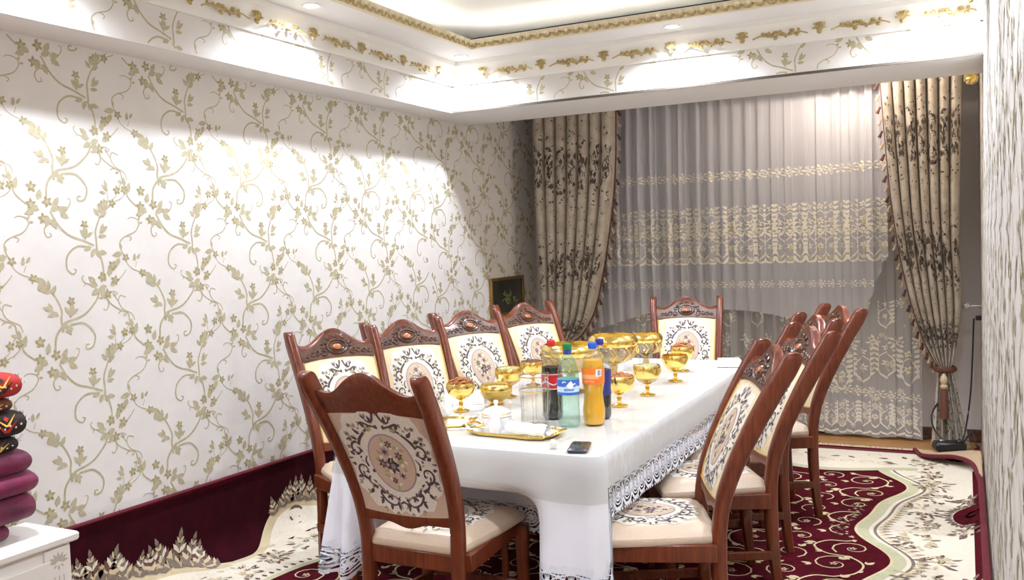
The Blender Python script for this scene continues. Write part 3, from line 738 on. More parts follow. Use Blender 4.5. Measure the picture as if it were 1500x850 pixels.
# lace border: rings and petals following the hem
def edge_len(i): return math.hypot(PR[(i+1) % NP][0]-PR[i][0], PR[(i+1) % NP][1]-PR[i][1])
CUM = [0]
for i in range(NP): CUM.append(CUM[-1]+edge_len(i))
PER = CUM[-1]
def s_of(L):
    L = L % PER; i = int(np.searchsorted(CUM, L, side='right')-1); return min(i, NP-1)+(L-CUM[min(i, NP-1)])/max(1e-6, edge_len(min(i, NP-1)))
def drop_at(s):
    i0 = int(s) % NP; t = s-int(s); return DR[i0]*(1-t)+DR[(i0+1) % NP]*t
A = Art(); U = .085; nU = int(PER/U); U = PER/nU
for k in range(nU):
    c = (k+.5)*U
    A.ring(c, .0, .036, .036, .006, 'lace', 0, 18); A.ring(c, 0, .024, .024, .005, 'lace_grey', 0, 14); A.flower(c, 0, .02, 'lace', 'lace_grey', 6, 0)
    A.stroke([(c-U/2, .045), (c, .038), (c+U/2, .045)], .006, .006, 'lace_grey', 0)
    A.stroke([(c-U/2, -.02), (c-.02, -.046), (c+.02, -.046), (c+U/2, -.02)], .012, .012, 'lace', 0, 5)
    for dx in (-.5, .5): A.leaf(c+dx*U, -.018, PI/2, .055, .024, 'lace', 0)
    for q in range(6): A.stroke([(c-U/2+q*U/6, .05), (c-U/2+(q+1.5)*U/6, -.02)], .002, .002, 'lace', 0, 1); A.stroke([(c-U/2+(q+1)*U/6, .05), (c-U/2+(q-.5)*U/6, -.02)], .002, .002, 'lace', 0, 1)
    A.ring(c-.022, .062, .014, .014, .004, 'lace_grey', 0, 10); A.ring(c+.022, .066, .012, .012, .004, 'lace_grey', 0, 10)
    for dx in (-.03, -.01, .01, .03): A.leaf(c+dx, -.05, -PI/2, .012, .014, 'lace', 0)
m = MB()
m.art(A, lambda L, h, o: cloth_pt(s_of(L), max(.01, drop_at(s_of(L))-h), o), .0016, .0006)
lc = m.build('lace_border', tc, sharp=0, fix=False); lc['label'] = 'white lace hem of rings and petals'
# clear vinyl cover, wrinkled where it hangs
PV0 = PR
def vdrop(i):
    x, y, _ = PR[i]
    if y < TYa+.05: return .15+.012*math.sin(x*9)-.03*math.exp(-((x+1.75)/.3)**2)
    return .13+.02*math.sin(y*5)
m = MB()
m.add([(p[0], p[1], TZ+.0062) for p in PR]+[(cxx, cyy, TZ+.0062)], [(i, (i+1) % NP, NP) for i in range(NP)], 'vinyl')
m.loft([[(lambda p, n_: (p[0]+n_[0]*(.004+.003*(q/6)*abs(math.sin(i*.4))), p[1]+n_[1]*(.004+.003*(q/6)*abs(math.sin(i*.4))), p[2]+(.0022 if q == 0 else 0)))(cloth_pt(i, vdrop(i)*q/6, .002), NR[i]) for i in range(NP)] for q in range(7)], 'vinyl_side')
vc = m.build('table_cover', sharp=60, fix=False); tag(vc, 'clear glossy plastic sheet laid over the white tablecloth', 'table cover')
TT = TZ+.0066                                             # things on the table stand here

# ================================================================== rug: climbs the left wall, curls and folds by the right wall
RY0, RY1 = -.4, 6.56
SL = .40                                                  # height it climbs the left wall
def rug_pt(s, y, o=0.):
    """s: metres across the rug from its left edge; y along the room"""
    climb = SL-.008*(y-2.4)*1.6; r = .13; X0 = XL+.012
    a = climb-r; L1 = PI/2*r
    k0 = SL-r
    if s < k0: return (X0+o, y, r+(k0-s)/k0*a)
    a = k0
    if s < a+L1:
        t = (s-a)/r; return (X0+r-(r-o)*math.cos(t), y, r-(r-o)*math.sin(t)+.002)
    x = X0+r+(s-a-L1); z = .012+o
    k = max(0, x+.06)
    if k > 0:                                              # right-hand curl
        x2 = -.06+min(k, .125*1.)*1.; z += .55*k*k*6
    return (x, y, z)
m = MB()
SW = SL-.13+PI/2*.13+(3.3-.012-.13)+.078                  # width of the rug
ys = RY1-RY0
m.grid(lambda a, b: rug_pt(a*SW, RY0+b*ys, 0), 150, 60, 'rug_red')
R = [rug_pt(SW, RY0+ys*i/60) for i in range(61)]
A = Art()
SF0 = .74; SFX = 3.3-.012-.13-(PI/2*.13)-(SL-.13)          # s = x + const on the floor
def s_x(x): return x+3.3-.012-.13+(PI/2*.13)+(SL-.13)
cL = .0
# wavy border bands as strips; left side
def wave(y, ph, a, p): return a*math.sin(2*PI*(y-ph)/p)+.35*a*math.sin(4*PI*(y-ph)/p+.6)
PW = 1.28
def bL_out(y): return .34-wave(y, 2.28, .10, PW)
def bL_in(y): return .80-wave(y, 2.55, .07, PW)
def bR_in(y): return s_x(-.36)-wave(y, 4.55, .085, PW)
def bR_out(y): return s_x(.03)
def strip(f0, f1, y0, y1, k, ly, ns=8, ny=260):
    pts = []; faces = []
    for j in range(ny+1):
        y = y0+(y1-y0)*j/ny; a, b = f0(y), f1(y)
        for i in range(ns+1): pts.append((a+(b-a)*i/ns, y))
    for j in range(ny):
        for i in range(ns): q = j*(ns+1)+i; faces.append((q, q+1, q+ns+2, q+ns+1))
    A.p.append((pts, faces, k, ly))
YE = 5.97                                                  # field ends before the far border
strip(lambda y: 0, lambda y: bL_out(y), RY0, RY1, 'rug_dark', 0, 14)
strip(bL_out, lambda y: bL_out(y)+.10, RY0, 6.4, 'rug_beige', 1, 6)
strip(lambda y: bL_out(y)+.06, bL_in, RY0, 6.4, 'rug_ivory', 2, 10)
strip(bL_in, lambda y: bL_in(y)+.035, RY0, YE, 'rug_green', 3, 3)
strip(bR_in, bR_out, RY0, 6.4, 'rug_ivory', 1, 10)
strip(lambda y: bR_in(y)-.045, lambda y: bR_in(y)+.01, RY0, YE, 'rug_green', 2, 3)
strip(lambda y: bR_in(y)+.03, lambda y: bR_in(y)+.045, RY0, YE, 'rug_grey', 3, 1)
strip(lambda y: bR_in(y)-.058, lambda y: bR_in(y)-.045, RY0, YE, 'rug_vine', 3, 1)
# far border
def yE(s): return YE+.07*math.sin(2*PI*(s-.9)/1.1)
def hstrip(f0, f1, s0, s1, k, ly, n=160, nn=6):
    pts = []; faces = []
    for j in range(n+1):
        s = s0+(s1-s0)*j/n; a, b = f0(s), f1(s)
        for i in range(nn+1): pts.append((s, a+(b-a)*i/nn))
    for j in range(n):
        for i in range(nn): q = j*(nn+1)+i; faces.append((q, q+1, q+nn+2, q+nn+1))
    A.p.append((pts, faces, k, ly))
hstrip(yE, lambda s: 6.44, .5, SW-.02, 'rug_ivory', 3); hstrip(lambda s: yE(s)-.05, lambda s: yE(s)+.02, .8, SW-.35, 'rug_green', 4)
hstrip(lambda s: 6.44, lambda s: 6.50, .3, SW-.01, 'rug_edge', 5)
rnd = random.Random(11)
for k in range(60):                                        # ornaments of the far border
    s = rnd.uniform(.9, SW-.1); y = rnd.uniform(6.1, 6.4)
    if rnd.random() < .5: A.spiral(s, y, .05, .01, 0, 6, .012, .006, 'rug_beige', 5)
    else: A.leaf(s, y, rnd.uniform(0, 6), .07, .035, rnd.choice(['rug_grey', 'rug_beige', 'rug_brown']), 5)
# field vines
def vine_tile(cx, cy, fl):
    B = Art()
    B.stroke([(0, -.30), (.10, -.22), (.13, -.08), (.05, .03), (-.08, .06), (-.16, .17), (-.10, .28), (0, .30)], .012, .012, 'rug_vine', 4)
    B.spiral(-.02, -.10, .13, .02, 1.0, 8.2, .011, .006, 'rug_vine', 4); B.spiral(.05, .18, .12, .02, 4.0, -3.6, .011, .006, 'rug_vine', 4)
    B.spiral(.24, -.02, .10, .02, 2.2, -4.8, .01, .005, 'rug_vine', 4); B.spiral(-.27, .02, .10, .02, -1, 6, .01, .005, 'rug_vine', 4)
    for x, y, a in ((.12, -.2, .3), (.15, -.06, 1.), (-.1, .08, 2.6), (-.17, .2, 2.9), (.02, .04, -1), (.16, .2, .2), (-.13, -.14, 3.), (.3, .06, .8), (-.32, -.06, 3.6), (.24, -.12, -1.3), (-.22, .12, 1.4), (.05, .3, 1), (.0, -.02, .5)):
        B.leaf(x, y, a, .06, .03, 'rug_vine', 4); B.leaf(x, y, a+.9, .045, .024, 'rug_vine', 4)
    for x, y in ((-.02, -.1), (.05, .18), (.24, -.02), (-.27, .02)): B.flower(x, y, .025, 'rug_beige', 'rug_grey', 5, 4)
    def inside(u, v): return v < YE-.13 and bL_in(v)+.07 < u < bR_in(v)-.1
    for pts, faces, k, ly in B.p:
        P = [(cx+fl*u*.82, cy+v*.82) for u, v in pts]; ok = [inside(*p) for p in P]; faces = [f for f in faces if all(ok[i] for i in f)]
        if faces: A.p.append((P, faces, k, ly))
for i in range(7):
    for j in range(13): vine_tile(s_x(-3.0)+.33+i*.43, 0.1+j*.49+(.245 if i % 2 else 0), 1 if i % 2 else -1)
# scale edging and lacy fans inside the field, right side
for k in range(150):
    y = RY0+.1+k*.042
    if y > YE-.1: break
    x = bR_in(y); A.leaf(x+.05, y, .2, .045, .026, 'rug_beige', 4); A.leaf(x+.065, y+.02, .2, .05, .01, 'rug_brown', 5)
    xl = bL_in(y); A.leaf(xl-.01, y, PI-.2, .04, .02, 'rug_brown', 5)
for k in range(420):
    y = rnd.uniform(1.5, YE-.15); d = rnd.uniform(.09, .17)
    if math.sin(2*PI*(y-4.55)/PW) < .1: continue
    A.flower(bR_in(y)-d, y, rnd.uniform(.006, .012), rnd.choice(['rug_grey', 'rug_vine', 'rug_grey']), None, 4, 4)
# bouquets on the ivory bands and acanthus plumes towards the dark edge
def bouquet(s, y, r, n, ks, ly=6):
    for q in range(n):
        a = rnd.uniform(0, 2*PI); d = r*math.sqrt(rnd.random())
        k = rnd.choice(ks)
        if rnd.random() < .35: A.flower(s+d*math.cos(a)*.7, y+d*math.sin(a), rnd.uniform(.012, .024), k, 'rug_beige', 5, ly)
        else: A.leaf(s+d*math.cos(a)*.7, y+d*math.sin(a), a+rnd.uniform(-.6, .6), rnd.uniform(.03, .06), .022, k, ly)
for k in range(12):
    y = .2+k*.52
    if y < 6.2:
        bouquet(.62-.3*wave(y+.26, 2.4, .1, PW), y+.26, .12, 34, ['rug_brown', 'rug_grey', 'rug_beige', 'rug_green'])
        bouquet(s_x(-.20)-.4*wave(y+.26, 4.55, .085, PW), y+.26, .12, 40, ['rug_brown', 'rug_grey', 'rug_beige', 'rug_green'])
        bouquet(.58-.3*wave(y, 2.4, .1, PW), y, .10, 36, ['rug_brown', 'rug_grey', 'rug_beige'])
        bouquet(s_x(-.16)-.4*wave(y, 4.55, .085, PW), y, .09, 26, ['rug_brown', 'rug_grey', 'rug_beige'])
def plume(s, y, a, L, ks):
    ca, sa = math.cos(a), math.sin(a)
    for q in range(7):
        t = q/6; w_ = L*(.55-.4*t)
        px, py = s+L*t*ca*.8, y+L*t*sa*.8
        for sg in (-1, 1): A.leaf(px, py, a+sg*(.9-.4*t), w_, w_*.42, ks[q % len(ks)], 7)
    A.leaf(s+L*.7*ca, y+L*.7*sa, a, L*.4, L*.16, ks[0], 7)
for k in range(6):
    y0 = 2.30+(k-1)*PW
    for q in range(15):
        y = y0+.06+q*.055
        if not RY0 < y < 6.3: continue
        plume(bL_out(y)+.03, y, PI+rnd.uniform(-.5, .5), .105+.075*math.exp(-((q-11)/2.2)**2)+.045*math.exp(-((q-4)/2.2)**2), ['rug_grey', 'rug_beige', 'rug_brown', 'rug_ivory'])
    A.spiral(bL_out(y0+.2)+.12, y0+.2, .07, .015, 2, 8, .018, .01, 'rug_brown', 7); A.spiral(bL_out(y0+.5)+.16, y0+.55, .06, .015, 1, 7, .014, .008, 'rug_grey', 7)
# dark lobes of the outer border on the right
for y in (5.08, 3.8, 2.5):
    A.disc(s_x(.02), y, .085, .16, 'rug_red', 6, 24, 3)
    for q in range(16):
        a = PI/2+PI*q/15; A.leaf(s_x(.02)+.085*math.cos(a), y+.16*math.sin(a), a+.2, .05, .03, ['rug_grey', 'rug_brown'][q % 2], 7)
    bouquet(s_x(.0), y+.27, .08, 24, ['rug_grey', 'rug_brown']); bouquet(s_x(.0), y-.27, .08, 24, ['rug_grey', 'rug_brown'])
def rug_keep(u, v): return 0 < u < SW-.004 and RY0 < v < RY1 and not (u-s_x(-.30) > (6.52-v)*1.3 and v > 5.9 and u > s_x(-.30))
m.art(A, lambda u, v, o: rug_pt(u, v, o), .0006, .00035, keep=rug_keep)
rug = m.build('rug', sharp=0, fix=False); tag(rug, 'burgundy and ivory floral rug under the table, turned up against the left wall', 'rug')
sol = rug.modifiers.new('thickness', 'SOLIDIFY'); sol.thickness = .008; sol.offset = -1
rug.modifiers.remove(sol)
m = MB(); m.tube([rug_pt(SW-.006, RY0+(6.05-RY0)*i/50) for i in range(51)], .016, 'rug_edge', 8); m.tube([rug_pt(.004, RY0+ys*i/50, .004) for i in range(51)], .008, 'rug_edge', 6)
o = m.build('rug_binding', rug); o['label'] = 'dark red bound edge'
m = MB(); rnd = random.Random(5)                           # fringe
for i in range(330):
    x = -3.05+i*.0083; m.tube([(x, RY1-.005, .012), (x+rnd.uniform(-.012, .012), RY1+.03, .008), (x+rnd.uniform(-.02, .02), RY1+.07, .004)], .0035, 'fringe', 4)
o = m.build('fringe', rug); o['kind'] = 'stuff'; o['label'] = 'cream fringe at the window end'
# folded-over corner showing the beige back
m = MB()
FE = cr([(-.31, 6.55, .02), (-.26, 6.34, .035), (-.17, 6.24, .055), (-.06, 6.17, .075), (.03, 5.98, .085), (.07, 5.65, .06)], 5)
FBk = cr([(-.30, 6.57, .012), (-.17, 6.59, .016), (-.03, 6.58, .03), (.06, 6.47, .06), (.08, 6.15, .11), (.082, 5.65, .075)], 5)
nf = len(FE)-1
m.grid(lambda a, b: FE[round(a*nf)]*(1-b)+FBk[round(a*nf)]*b+np.array([0, 0, .012*math.sin(PI*b)]), nf, 8, 'rug_back')
o = m.build('folded_corner', rug, fix=False); o['label'] = 'corner folded over showing the beige back'
m = MB(); m.tube(FE, .014, 'rug_edge', 8); m.build('folded_edge', rug)

# ================================================================== curtains
YD = 6.65
def make_drape(inner, outer, npl, lean, sgn, label):
    """inner/outer: (x, z) edge lines from rail to tie; pleats packed towards the tie"""
    t = tag(empty('drape', ((inner[0][0]+outer[0][0])/2, YD, 0)), label, 'curtain', 'brown and cream patterned drapes')
    ox = (inner[0][0]+outer[0][0])/2
    I = cr([(x, z) for x, z in inner], 8); O = cr([(x, z) for x, z in outer], 8)
    def along(C, v):
        k = v*(len(C)-1); i = min(int(k), len(C)-2); f_ = k-i; return C[i]*(1-f_)+C[i+1]*f_
    def pt(u, v, o=0.):
        a, b = along(I, v), along(O, v)
        e = u
        x = a[0]*(1-e)+b[0]*e; z = a[1]*(1-e)+b[1]*e
        sag = -.03*math.sin(PI*u)*v*v
        wd = abs(a[0]-b[0]); amp = min(.062, .014+wd*.1)
        q = u*npl; i_ = math.floor(min(q, npl-1e-6)); tt = q-i_            # one round pleat per unit, deep narrow gap between
        depth = min(.115, .03+wd*.18)
        ut = (i_+tt-.115*math.sin(2*PI*tt)*min(1, wd/.3))/npl
        x = a[0]*(1-ut)+b[0]*ut; z = a[1]*(1-ut)+b[1]*ut
        y = .05-depth*math.sqrt(max(0, math.sin(PI*tt)))
        return (x-ox, y-o, z+sag)
    m = MB()
    m.grid(lambda a, b: pt(a, b), npl*24, 60, 'drape_cream')
    A = Art(); r = random.Random(7+npl)
    for q in range(npl):
        uc = (q+.5)/npl
        for j in range(330):
            v = r.random(); band = .5+.5*math.cos(2*PI*(v*3.3-.55)); 
            if r.random() > .25+.75*band**2: continue
            u = uc+r.uniform(-.30, .30)/npl
            if not .004 < u < .99: continue
            L = r.uniform(.5, 1.)*(.012+.034*band**2)
            sc = .5
            a = r.uniform(0, 6.28)
            A.p.append(([(u+math.cos(a+k_*1.2566)*L*(1 if k_ % 2 else .45)*sc/.5*.9, v+math.sin(a+k_*1.2566)*L*(1 if k_ % 2 else .45)*.36) for k_ in range(5)], [(0, 1, 2, 3, 4)], r.choice(['drape_motif', 'drape_brown', 'drape_motif']), 0))
    m.art(A, lambda u, v, o: pt(min(1, max(0, u)), min(1, max(0, v)), o), .0025, .001)
    m.build('panel', t, sharp=0, fix=False)
    m = MB(); m.tube([np.array(pt(0, v))+np.array([0, -.012, 0]) for v in np.linspace(0, 1, 40)], .009, 'drape_trim', 6); m.build('braid', t)
    m = MB(); m.lathe([(.001, .0), (.006, -.003), (.009, -.012), (.007, -.018), (.013, -.05), (.001, -.052)], 'drape_trim', n=7); t1 = m.mesh('tassel')
    m = MB(); m.lathe([(.001, .0), (.006, -.003), (.009, -.012), (.007, -.018), (.012, -.046), (.001, -.048)], 'tassel_gold', n=7); t2 = m.mesh('tassel')
    for i in range(34):
        v = (i+.5)/34; p = pt(0, v); o = link('tassel', (t1, t2)[i % 2], t, (p[0]+sgn*.014, p[1]-.012, p[2]-.004)); o.rotation_euler = (0, -sgn*.5*(1-v*.6), 0)
    return t, ox
# right drape
Ri = [(-.505, 2.55), (-.468, 2.0), (-.422, 1.53), (-.349, 1.10), (-.262, .78), (-.165, .56)]
Ro = [(-.005, 2.55), (-.02, 2.0), (-.03, 1.5), (-.022, 1.0), (-.045, .75), (-.085, .56)]
dR, oR = make_drape(Ri, Ro, 7, 0, -1, 'brown and cream drape tied back beside the right wall')
Li = [(-2.41, 2.55), (-2.43, 2.04), (-2.485, 1.61), (-2.555, 1.24), (-2.64, .93), (-2.76, .74), (-2.90, .66)]
Lo = [(-3.09, 2.55), (-3.10, 2.04), (-3.09, 1.61), (-3.08, 1.24), (-3.06, .95), (-3.03, .78), (-2.99, .66)]
dL, oL = make_drape(Li, Lo, 7, 0, 1, 'brown and cream drape tied back in the corner by the small picture')
for t, ox, xt, zt in ((dR, oR, -.125, .56), (dL, oL, -2.945, .66)):
    m = MB()
    def tail(a, b):
        w_ = .045+.075*b; ph = a*2*PI*5; return (xt-ox+(a*2-1)*w_+(.03*b if xt > -1 else 0), .03*math.cos(ph)-.0, zt-(zt-.03)*b)
    m.grid(tail, 60, 20, 'drape_cream')
    A = Art(); r_t = random.Random(3)
    for q in range(160): A.leaf(r_t.random(), r_t.random(), r_t.uniform(0, 6.28), r_t.uniform(.02, .05), .03, r_t.choice(['drape_motif', 'drape_brown']), 0)
    m.art(A, lambda u, v, o: (lambda p: (p[0], p[1]-o, p[2]))(tail(min(1, max(0, u)), min(1, max(0, v)))), .003, .001); m.build('tail', t, sharp=0, fix=False)
    m = MB(); m.lathe([(.06, -.02), (.072, -.012), (.075, 0), (.072, .012), (.06, .02)], 'drape_trim', (xt-ox, -.005, zt), 16); m.build('tieback', t)
    g = MB(); g.lathe([(.001, 0), (.012, -.01), (.022, -.03), (.026, -.05), (.018, -.065), (.016, -.075), (.026, -.085), (.02, -.1)], 'tassel_gold', (xt-ox-.005, -.085, zt-.02), 12)
    g.lathe([(.016, -.1), (.024, -.13), (.03, -.3), (.001, -.31)], 'drape_trim', (xt-ox-.005, -.085, zt-.02), 12); o = g.build('tie_tassel', t); o['label'] = 'long brown and gold tassel'
# sheers
def motif_flower(r):
    B = Art(); B.flower(0, 0, r*.5, 'embroidery', 'embroidery_gold', 6, 0)
    for i in range(8): B.leaf(.45*r*math.cos(i*PI/4), .45*r*math.sin(i*PI/4), i*PI/4+.2, r*.5, r*.3, 'embroidery', 0)
    return B
def motif_plume(r):
    B = Art()
    for sx in (-1, 1):
        B.stroke([(0, -r), (sx*.4*r, -.5*r), (sx*.35*r, .1*r), (0, .5*r)], .06*r+.004, .05*r, 'embroidery', 0, 4)
        for q in range(6): B.leaf(sx*.3*r, -r*.6+q*r*.28, (PI/2-sx*1.0), r*.35, r*.2, 'embroidery', 0)
    B.flower(0, -.15*r, .24*r, 'embroidery', 'embroidery_gold', 6, 0); B.flower(0, .72*r, .2*r, 'embroidery', 'embroidery_gold', 5, 0); B.leaf(0, -.5*r, PI/2, .3*r, .2*r, 'embroidery_gold', 0)
    return B
def sheer_pt(x, z, o, y0, amp, seed):
    a = amp*(.55+.45*math.sin(x*3.1+seed))
    y = a*(math.sin(x*62+seed+1.3*math.sin(x*5.7+seed))+.45*math.sin(x*137+seed*2))
    return (x-.0098*math.sin(2*(x*62+seed+1.3*math.sin(x*5.7+seed)))*.8+.0, y0-y-o, z)
SX0, SX1 = -2.80, -.27
SC = (SX0+SX1)/2
def hem_scallop(x): return .018+.014*abs(math.sin(x*11))+.012*math.sin(x*3)
# back sheer to the floor
m = MB(); m.grid(lambda a, b: (lambda p: (p[0]-SC, p[1], p[2]))(sheer_pt(SX0+(SX1-SX0)*a, 2.558+(hem_scallop(SX0+(SX1-SX0)*a)-2.558)*b, 0, 6.915, .03, .3)), 420, 24, 'sheer_back')
A = Art(); r = random.Random(4)
for i in range(34):
    x = SX0+.04+i*.075
    A.put(motif_plume(.095), lambda u, v: (x+u*.8, .16+.02*math.sin(x*7)+v)); A.put(motif_flower(.045), lambda u, v: (x+.035+u, .33+.03*math.sin(x*5)+v))
    A.stroke([(x-.04, .055), (x, .035), (x+.04, .055)], .012, .012, 'embroidery', 0)
    if i % 2 == 0:
        A.put(motif_plume(.13), lambda u, v: (x+u, .52+.05*math.sin(x*9)+v)); A.put(motif_flower(.06), lambda u, v: (x+.07+u, .70+v))
    if i % 3 == 0: A.put(motif_plume(.1), lambda u, v: (x+u, .9+v)); A.put(motif_flower(.04), lambda u, v: (x+.1+u, .98+v))
for i in range(160): A.put(motif_flower(r.uniform(.014, .026)), lambda u, v, x=r.uniform(SX0+.05, SX1-.05), z=abs(r.gauss(0, .33))+.08: (x+u, z+v))
m.art(A, lambda u, v, o: (lambda p: (p[0]-SC, p[1], p[2]))(sheer_pt(u, v, o, 6.915, .03, .3)), .002, .001, keep=lambda u, v: SX0 < u < SX1 and hem_scallop(u) < v < 1.25)
o = m.build('sheer_curtain', sharp=0, fix=False, loc=(SC, 0, 0)); tag(o, 'floor-length grey-white sheer curtain with dense embroidered hem', 'curtain')
# front sheer, looped up to a swag
def hem_f(x): return float(np.interp(x, [-2.8, -2.6, -2.17, -1.8, -1.43, -1.1, -.86, -.72, -.62, -.52, -.4, -.27], [.76, .80, .93, .95, .93, .87, .80, .82, .95, 1.25, 1.45, 1.5]))
m = MB(); m.grid(lambda a, b: (lambda x: (lambda p: (p[0]-SC, p[1]-.03*math.sin(PI*b), p[2]))(sheer_pt(x, 2.558+(hem_f(x)-2.558)*b, 0, 6.82, .036, 2.)))(SX0+(SX1-SX0)*a), 420, 26, 'sheer_front')
A = Art()
for i in range(36):
    x = SX0+.03+i*.071
    lift = .16*max(0, (x+.9))**1.5
    A.put(motif_flower(.045), lambda u, v: (x+u, 1.945+lift*.5+v))
    A.put(motif_plume(.12), lambda u, v: (x+u*.75, 1.60+lift*.3+v)); A.put(motif_plume(.11), lambda u, v: (x+u*.7, 1.42+v)); A.put(motif_flower(.05), lambda u, v: (x+.034+u, 1.52+v))
    A.stroke([(x-.037, 1.335), (x-.02, 1.295), (x+.02, 1.295), (x+.037, 1.335)], .014, .014, 'embroidery', 0)
    A.put(motif_flower(.035), lambda u, v: (x+u, 1.13+v)); A.leaf(x, 1.30, PI/2, .04, .03, 'embroidery_gold', 1)
m.art(A, lambda u, v, o: (lambda p: (p[0]-SC, p[1]-.03*math.sin(PI*min(1, max(0, (2.558-v)/(2.558-hem_f(u))))), p[2]))(sheer_pt(u, v, o, 6.82, .036, 2.)), .002, .001, keep=lambda u, v: SX0 < u < SX1 and v > hem_f(u)+.01)
o = m.build('sheer_curtain', sharp=0, fix=False, loc=(SC, 0, 0)); tag(o, 'lavender-white sheer curtain with gold embroidered band, looped up above the floor-length one', 'curtain')
# curtain rail
m = MB(); m.box((0, 0, 0), (3.2, .05, .03), 'pvc', bev=.004); m.box((0, .09, 0), (3.2, .02, .03), 'pvc', bev=.004); m.box((0, .16, 0), (3.2, .02, .03), 'pvc', bev=.004); m.box((0, .075, .08), (3.1, .19, .13), 'pvc')
tag(m.build('curtain_rail', loc=(-1.6, 6.67, 2.577)), 'white curtain rail hidden above the beam in the niche', 'curtain rail')
# gilt flower clip, crystal knob
m = MB()
for i in range(9):
    a = i/9*2*PI; m.lathe([(.001, 0), (.012, .003), (.014, .008), (.001, .014)], 'gold_leaf', (.032*math.cos(a), .032*math.sin(a), 0), 8)
m.lathe([(.03, 0), (.03, .01), (.012, .018), (.001, .02)], 'gold', n=14)
o = m.build('curtain_clip', loc=(.045, 6.60, 2.46)); o.rotation_euler = (PI/2, 0, 0); tag(o, 'gilt flower-shaped curtain clip at the top of the right drape', 'curtain clip')
hk = tag(empty('tieback_hook', (XR, 6.66, .98)), 'crystal ball tieback hook on the right wall beside the drape', 'hook')
m = MB(); m.lathe([(.0, 0), (.02, 0), (.02, .004), (.007, .008), (.007, .07)], 'silver', n=12); o = m.build('stem', hk); o.rotation_euler = (0, -PI/2, 0)
m = MB(); m.lathe([(.001, -.024), (.013, -.021), (.022, -.011), (.025, 0), (.022, .011), (.013, .021), (.001, .024)], 'crystal', (-.085, 0, 0), 8); m.build('ball', hk, smooth=False)

# ================================================================== things on the table
def lathe_thing(name, loc, prof, k, n=28, label=None, cat=None, group=None, wob=None):
    m = MB(); m.lathe(prof, k, n=n, wob=wob); o = m.build(name, loc=loc); tag(o, label, cat, group); return o
GG = 'gold goblets with nuts and sweets'
def goblet(x, y, h, r, heap, label, gk='gold', low=False):
    t = tag(empty('gold_goblet', (x, y, TT)), label, 'goblet', GG)
    s = h/.13
    m = MB()
    if low:
        m.lathe([(.001, .0), (.036, .0), (.038, .006), (.028, .014), (.030, .02)], 'gold', n=24)
        m.build('foot', t); m = MB()
        m.lathe([(.03, .02), (.058, .038), (.072, .060), (.074, .072)], 'gold_dark', n=28); m.lathe([(.074, .072), (.075, .082), (.066, .096), (.063, .096), (.071, .082), (.070, .06), (.03, .026), (.001, .024)], 'gold', n=28)
        m.build('bowl', t)
        m = MB(); m.lathe([(.001, .082), (.069, .082)], 'embroidery_gold', n=20); o = m.build('filling', t); o['label'] = 'yellow-green sweet filling'
        return t
    m.lathe([(.001, .0), (.036, .0), (.038, .004), (.018, .010), (.009, .018), (.0075, .026), (.013, .034), (.0075, .042), (.010, .05), (.02, .054)], 'gold', n=24)
    m.build('stem', t)
    wob = lambda a, rr, z: (.03*math.cos(8*a) if z*1 > h-.02 else 0)
    m = MB(); zz = lambda q: .054+(h-.054)*q
    m.lathe([(.012, zz(0)), (r*.62, zz(.12)), (r*.86, zz(.34))], gk, n=32); m.lathe([(r*.86, zz(.34)), (r, zz(.66)), (r*.99, zz(.86)), (r*.93, zz(1)), (r*.90, zz(1)), (r*.95, zz(.84)), (r*.94, zz(.66)), (r*.7, zz(.25)), (.001, zz(.08))], 'gold', n=32, wob=wob)
    m.build('bowl', t)
    if heap:
        k, top = heap; rn = random.Random(int(x*1000)); m = MB()
        m.lathe([(r*.93, zz(.8)), (r*.7, zz(.95)+top*.3), (.001, zz(.95)+top*.6)], k, n=16)
        for i in range(70):
            a = rn.uniform(0, 2*PI); d = r*.86*math.sqrt(rn.random()); z = zz(.88)+top*(1-(d/r)**2); q = rn.uniform(.006, .011)
            V = [(d*math.cos(a)+q*dx, d*math.sin(a)+q*dy, z+q*.7*dz) for dx, dy, dz in ((1, 0, 0), (-1, 0, 0), (0, 1, 0), (0, -1, 0), (0, 0, 1), (0, 0, -1))]
            m.add(V, [(0, 2, 4), (2, 1, 4), (1, 3, 4), (3, 0, 4), (2, 0, 5), (1, 2, 5), (3, 1, 5), (0, 3, 5)], k)
        o = m.build('nuts', t); o['kind'] = 'stuff'; o['label'] = 'heap of small nuts'
    return t
goblet(-1.98, 3.40, .125, .064, ('nuts', .03), 'gold stemmed goblet heaped with nuts beside the paper napkin')
goblet(-1.89, 3.56, .095, .07, None, 'low gold bowl with yellow filling beside the nut goblet', low=True)
goblet(-1.935, 3.78, .14, .066, ('fab_green', .008), 'gold stemmed goblet of pale sweets behind the low gold bowl', 'gold_glass')
goblet(-1.97, 4.12, .125, .064, ('raisins', .012), 'gold goblet of red dried fruit behind the cola bottle')
goblet(-1.355, 3.70, .135, .07, ('nuts', .02), 'gold goblet heaped with nuts next to the orange bottle')
goblet(-1.325, 4.00, .14, .066, ('fab_green', .012), 'gold goblet of pale sweets standing between two nut goblets', 'gold_glass')
goblet(-1.315, 4.42, .135, .066, None, 'empty gold goblet in front of the nut goblet by the far chair')
goblet(-1.38, 4.78, .135, .064, ('nuts', .028), 'gold goblet heaped with nuts in front of the far chair')
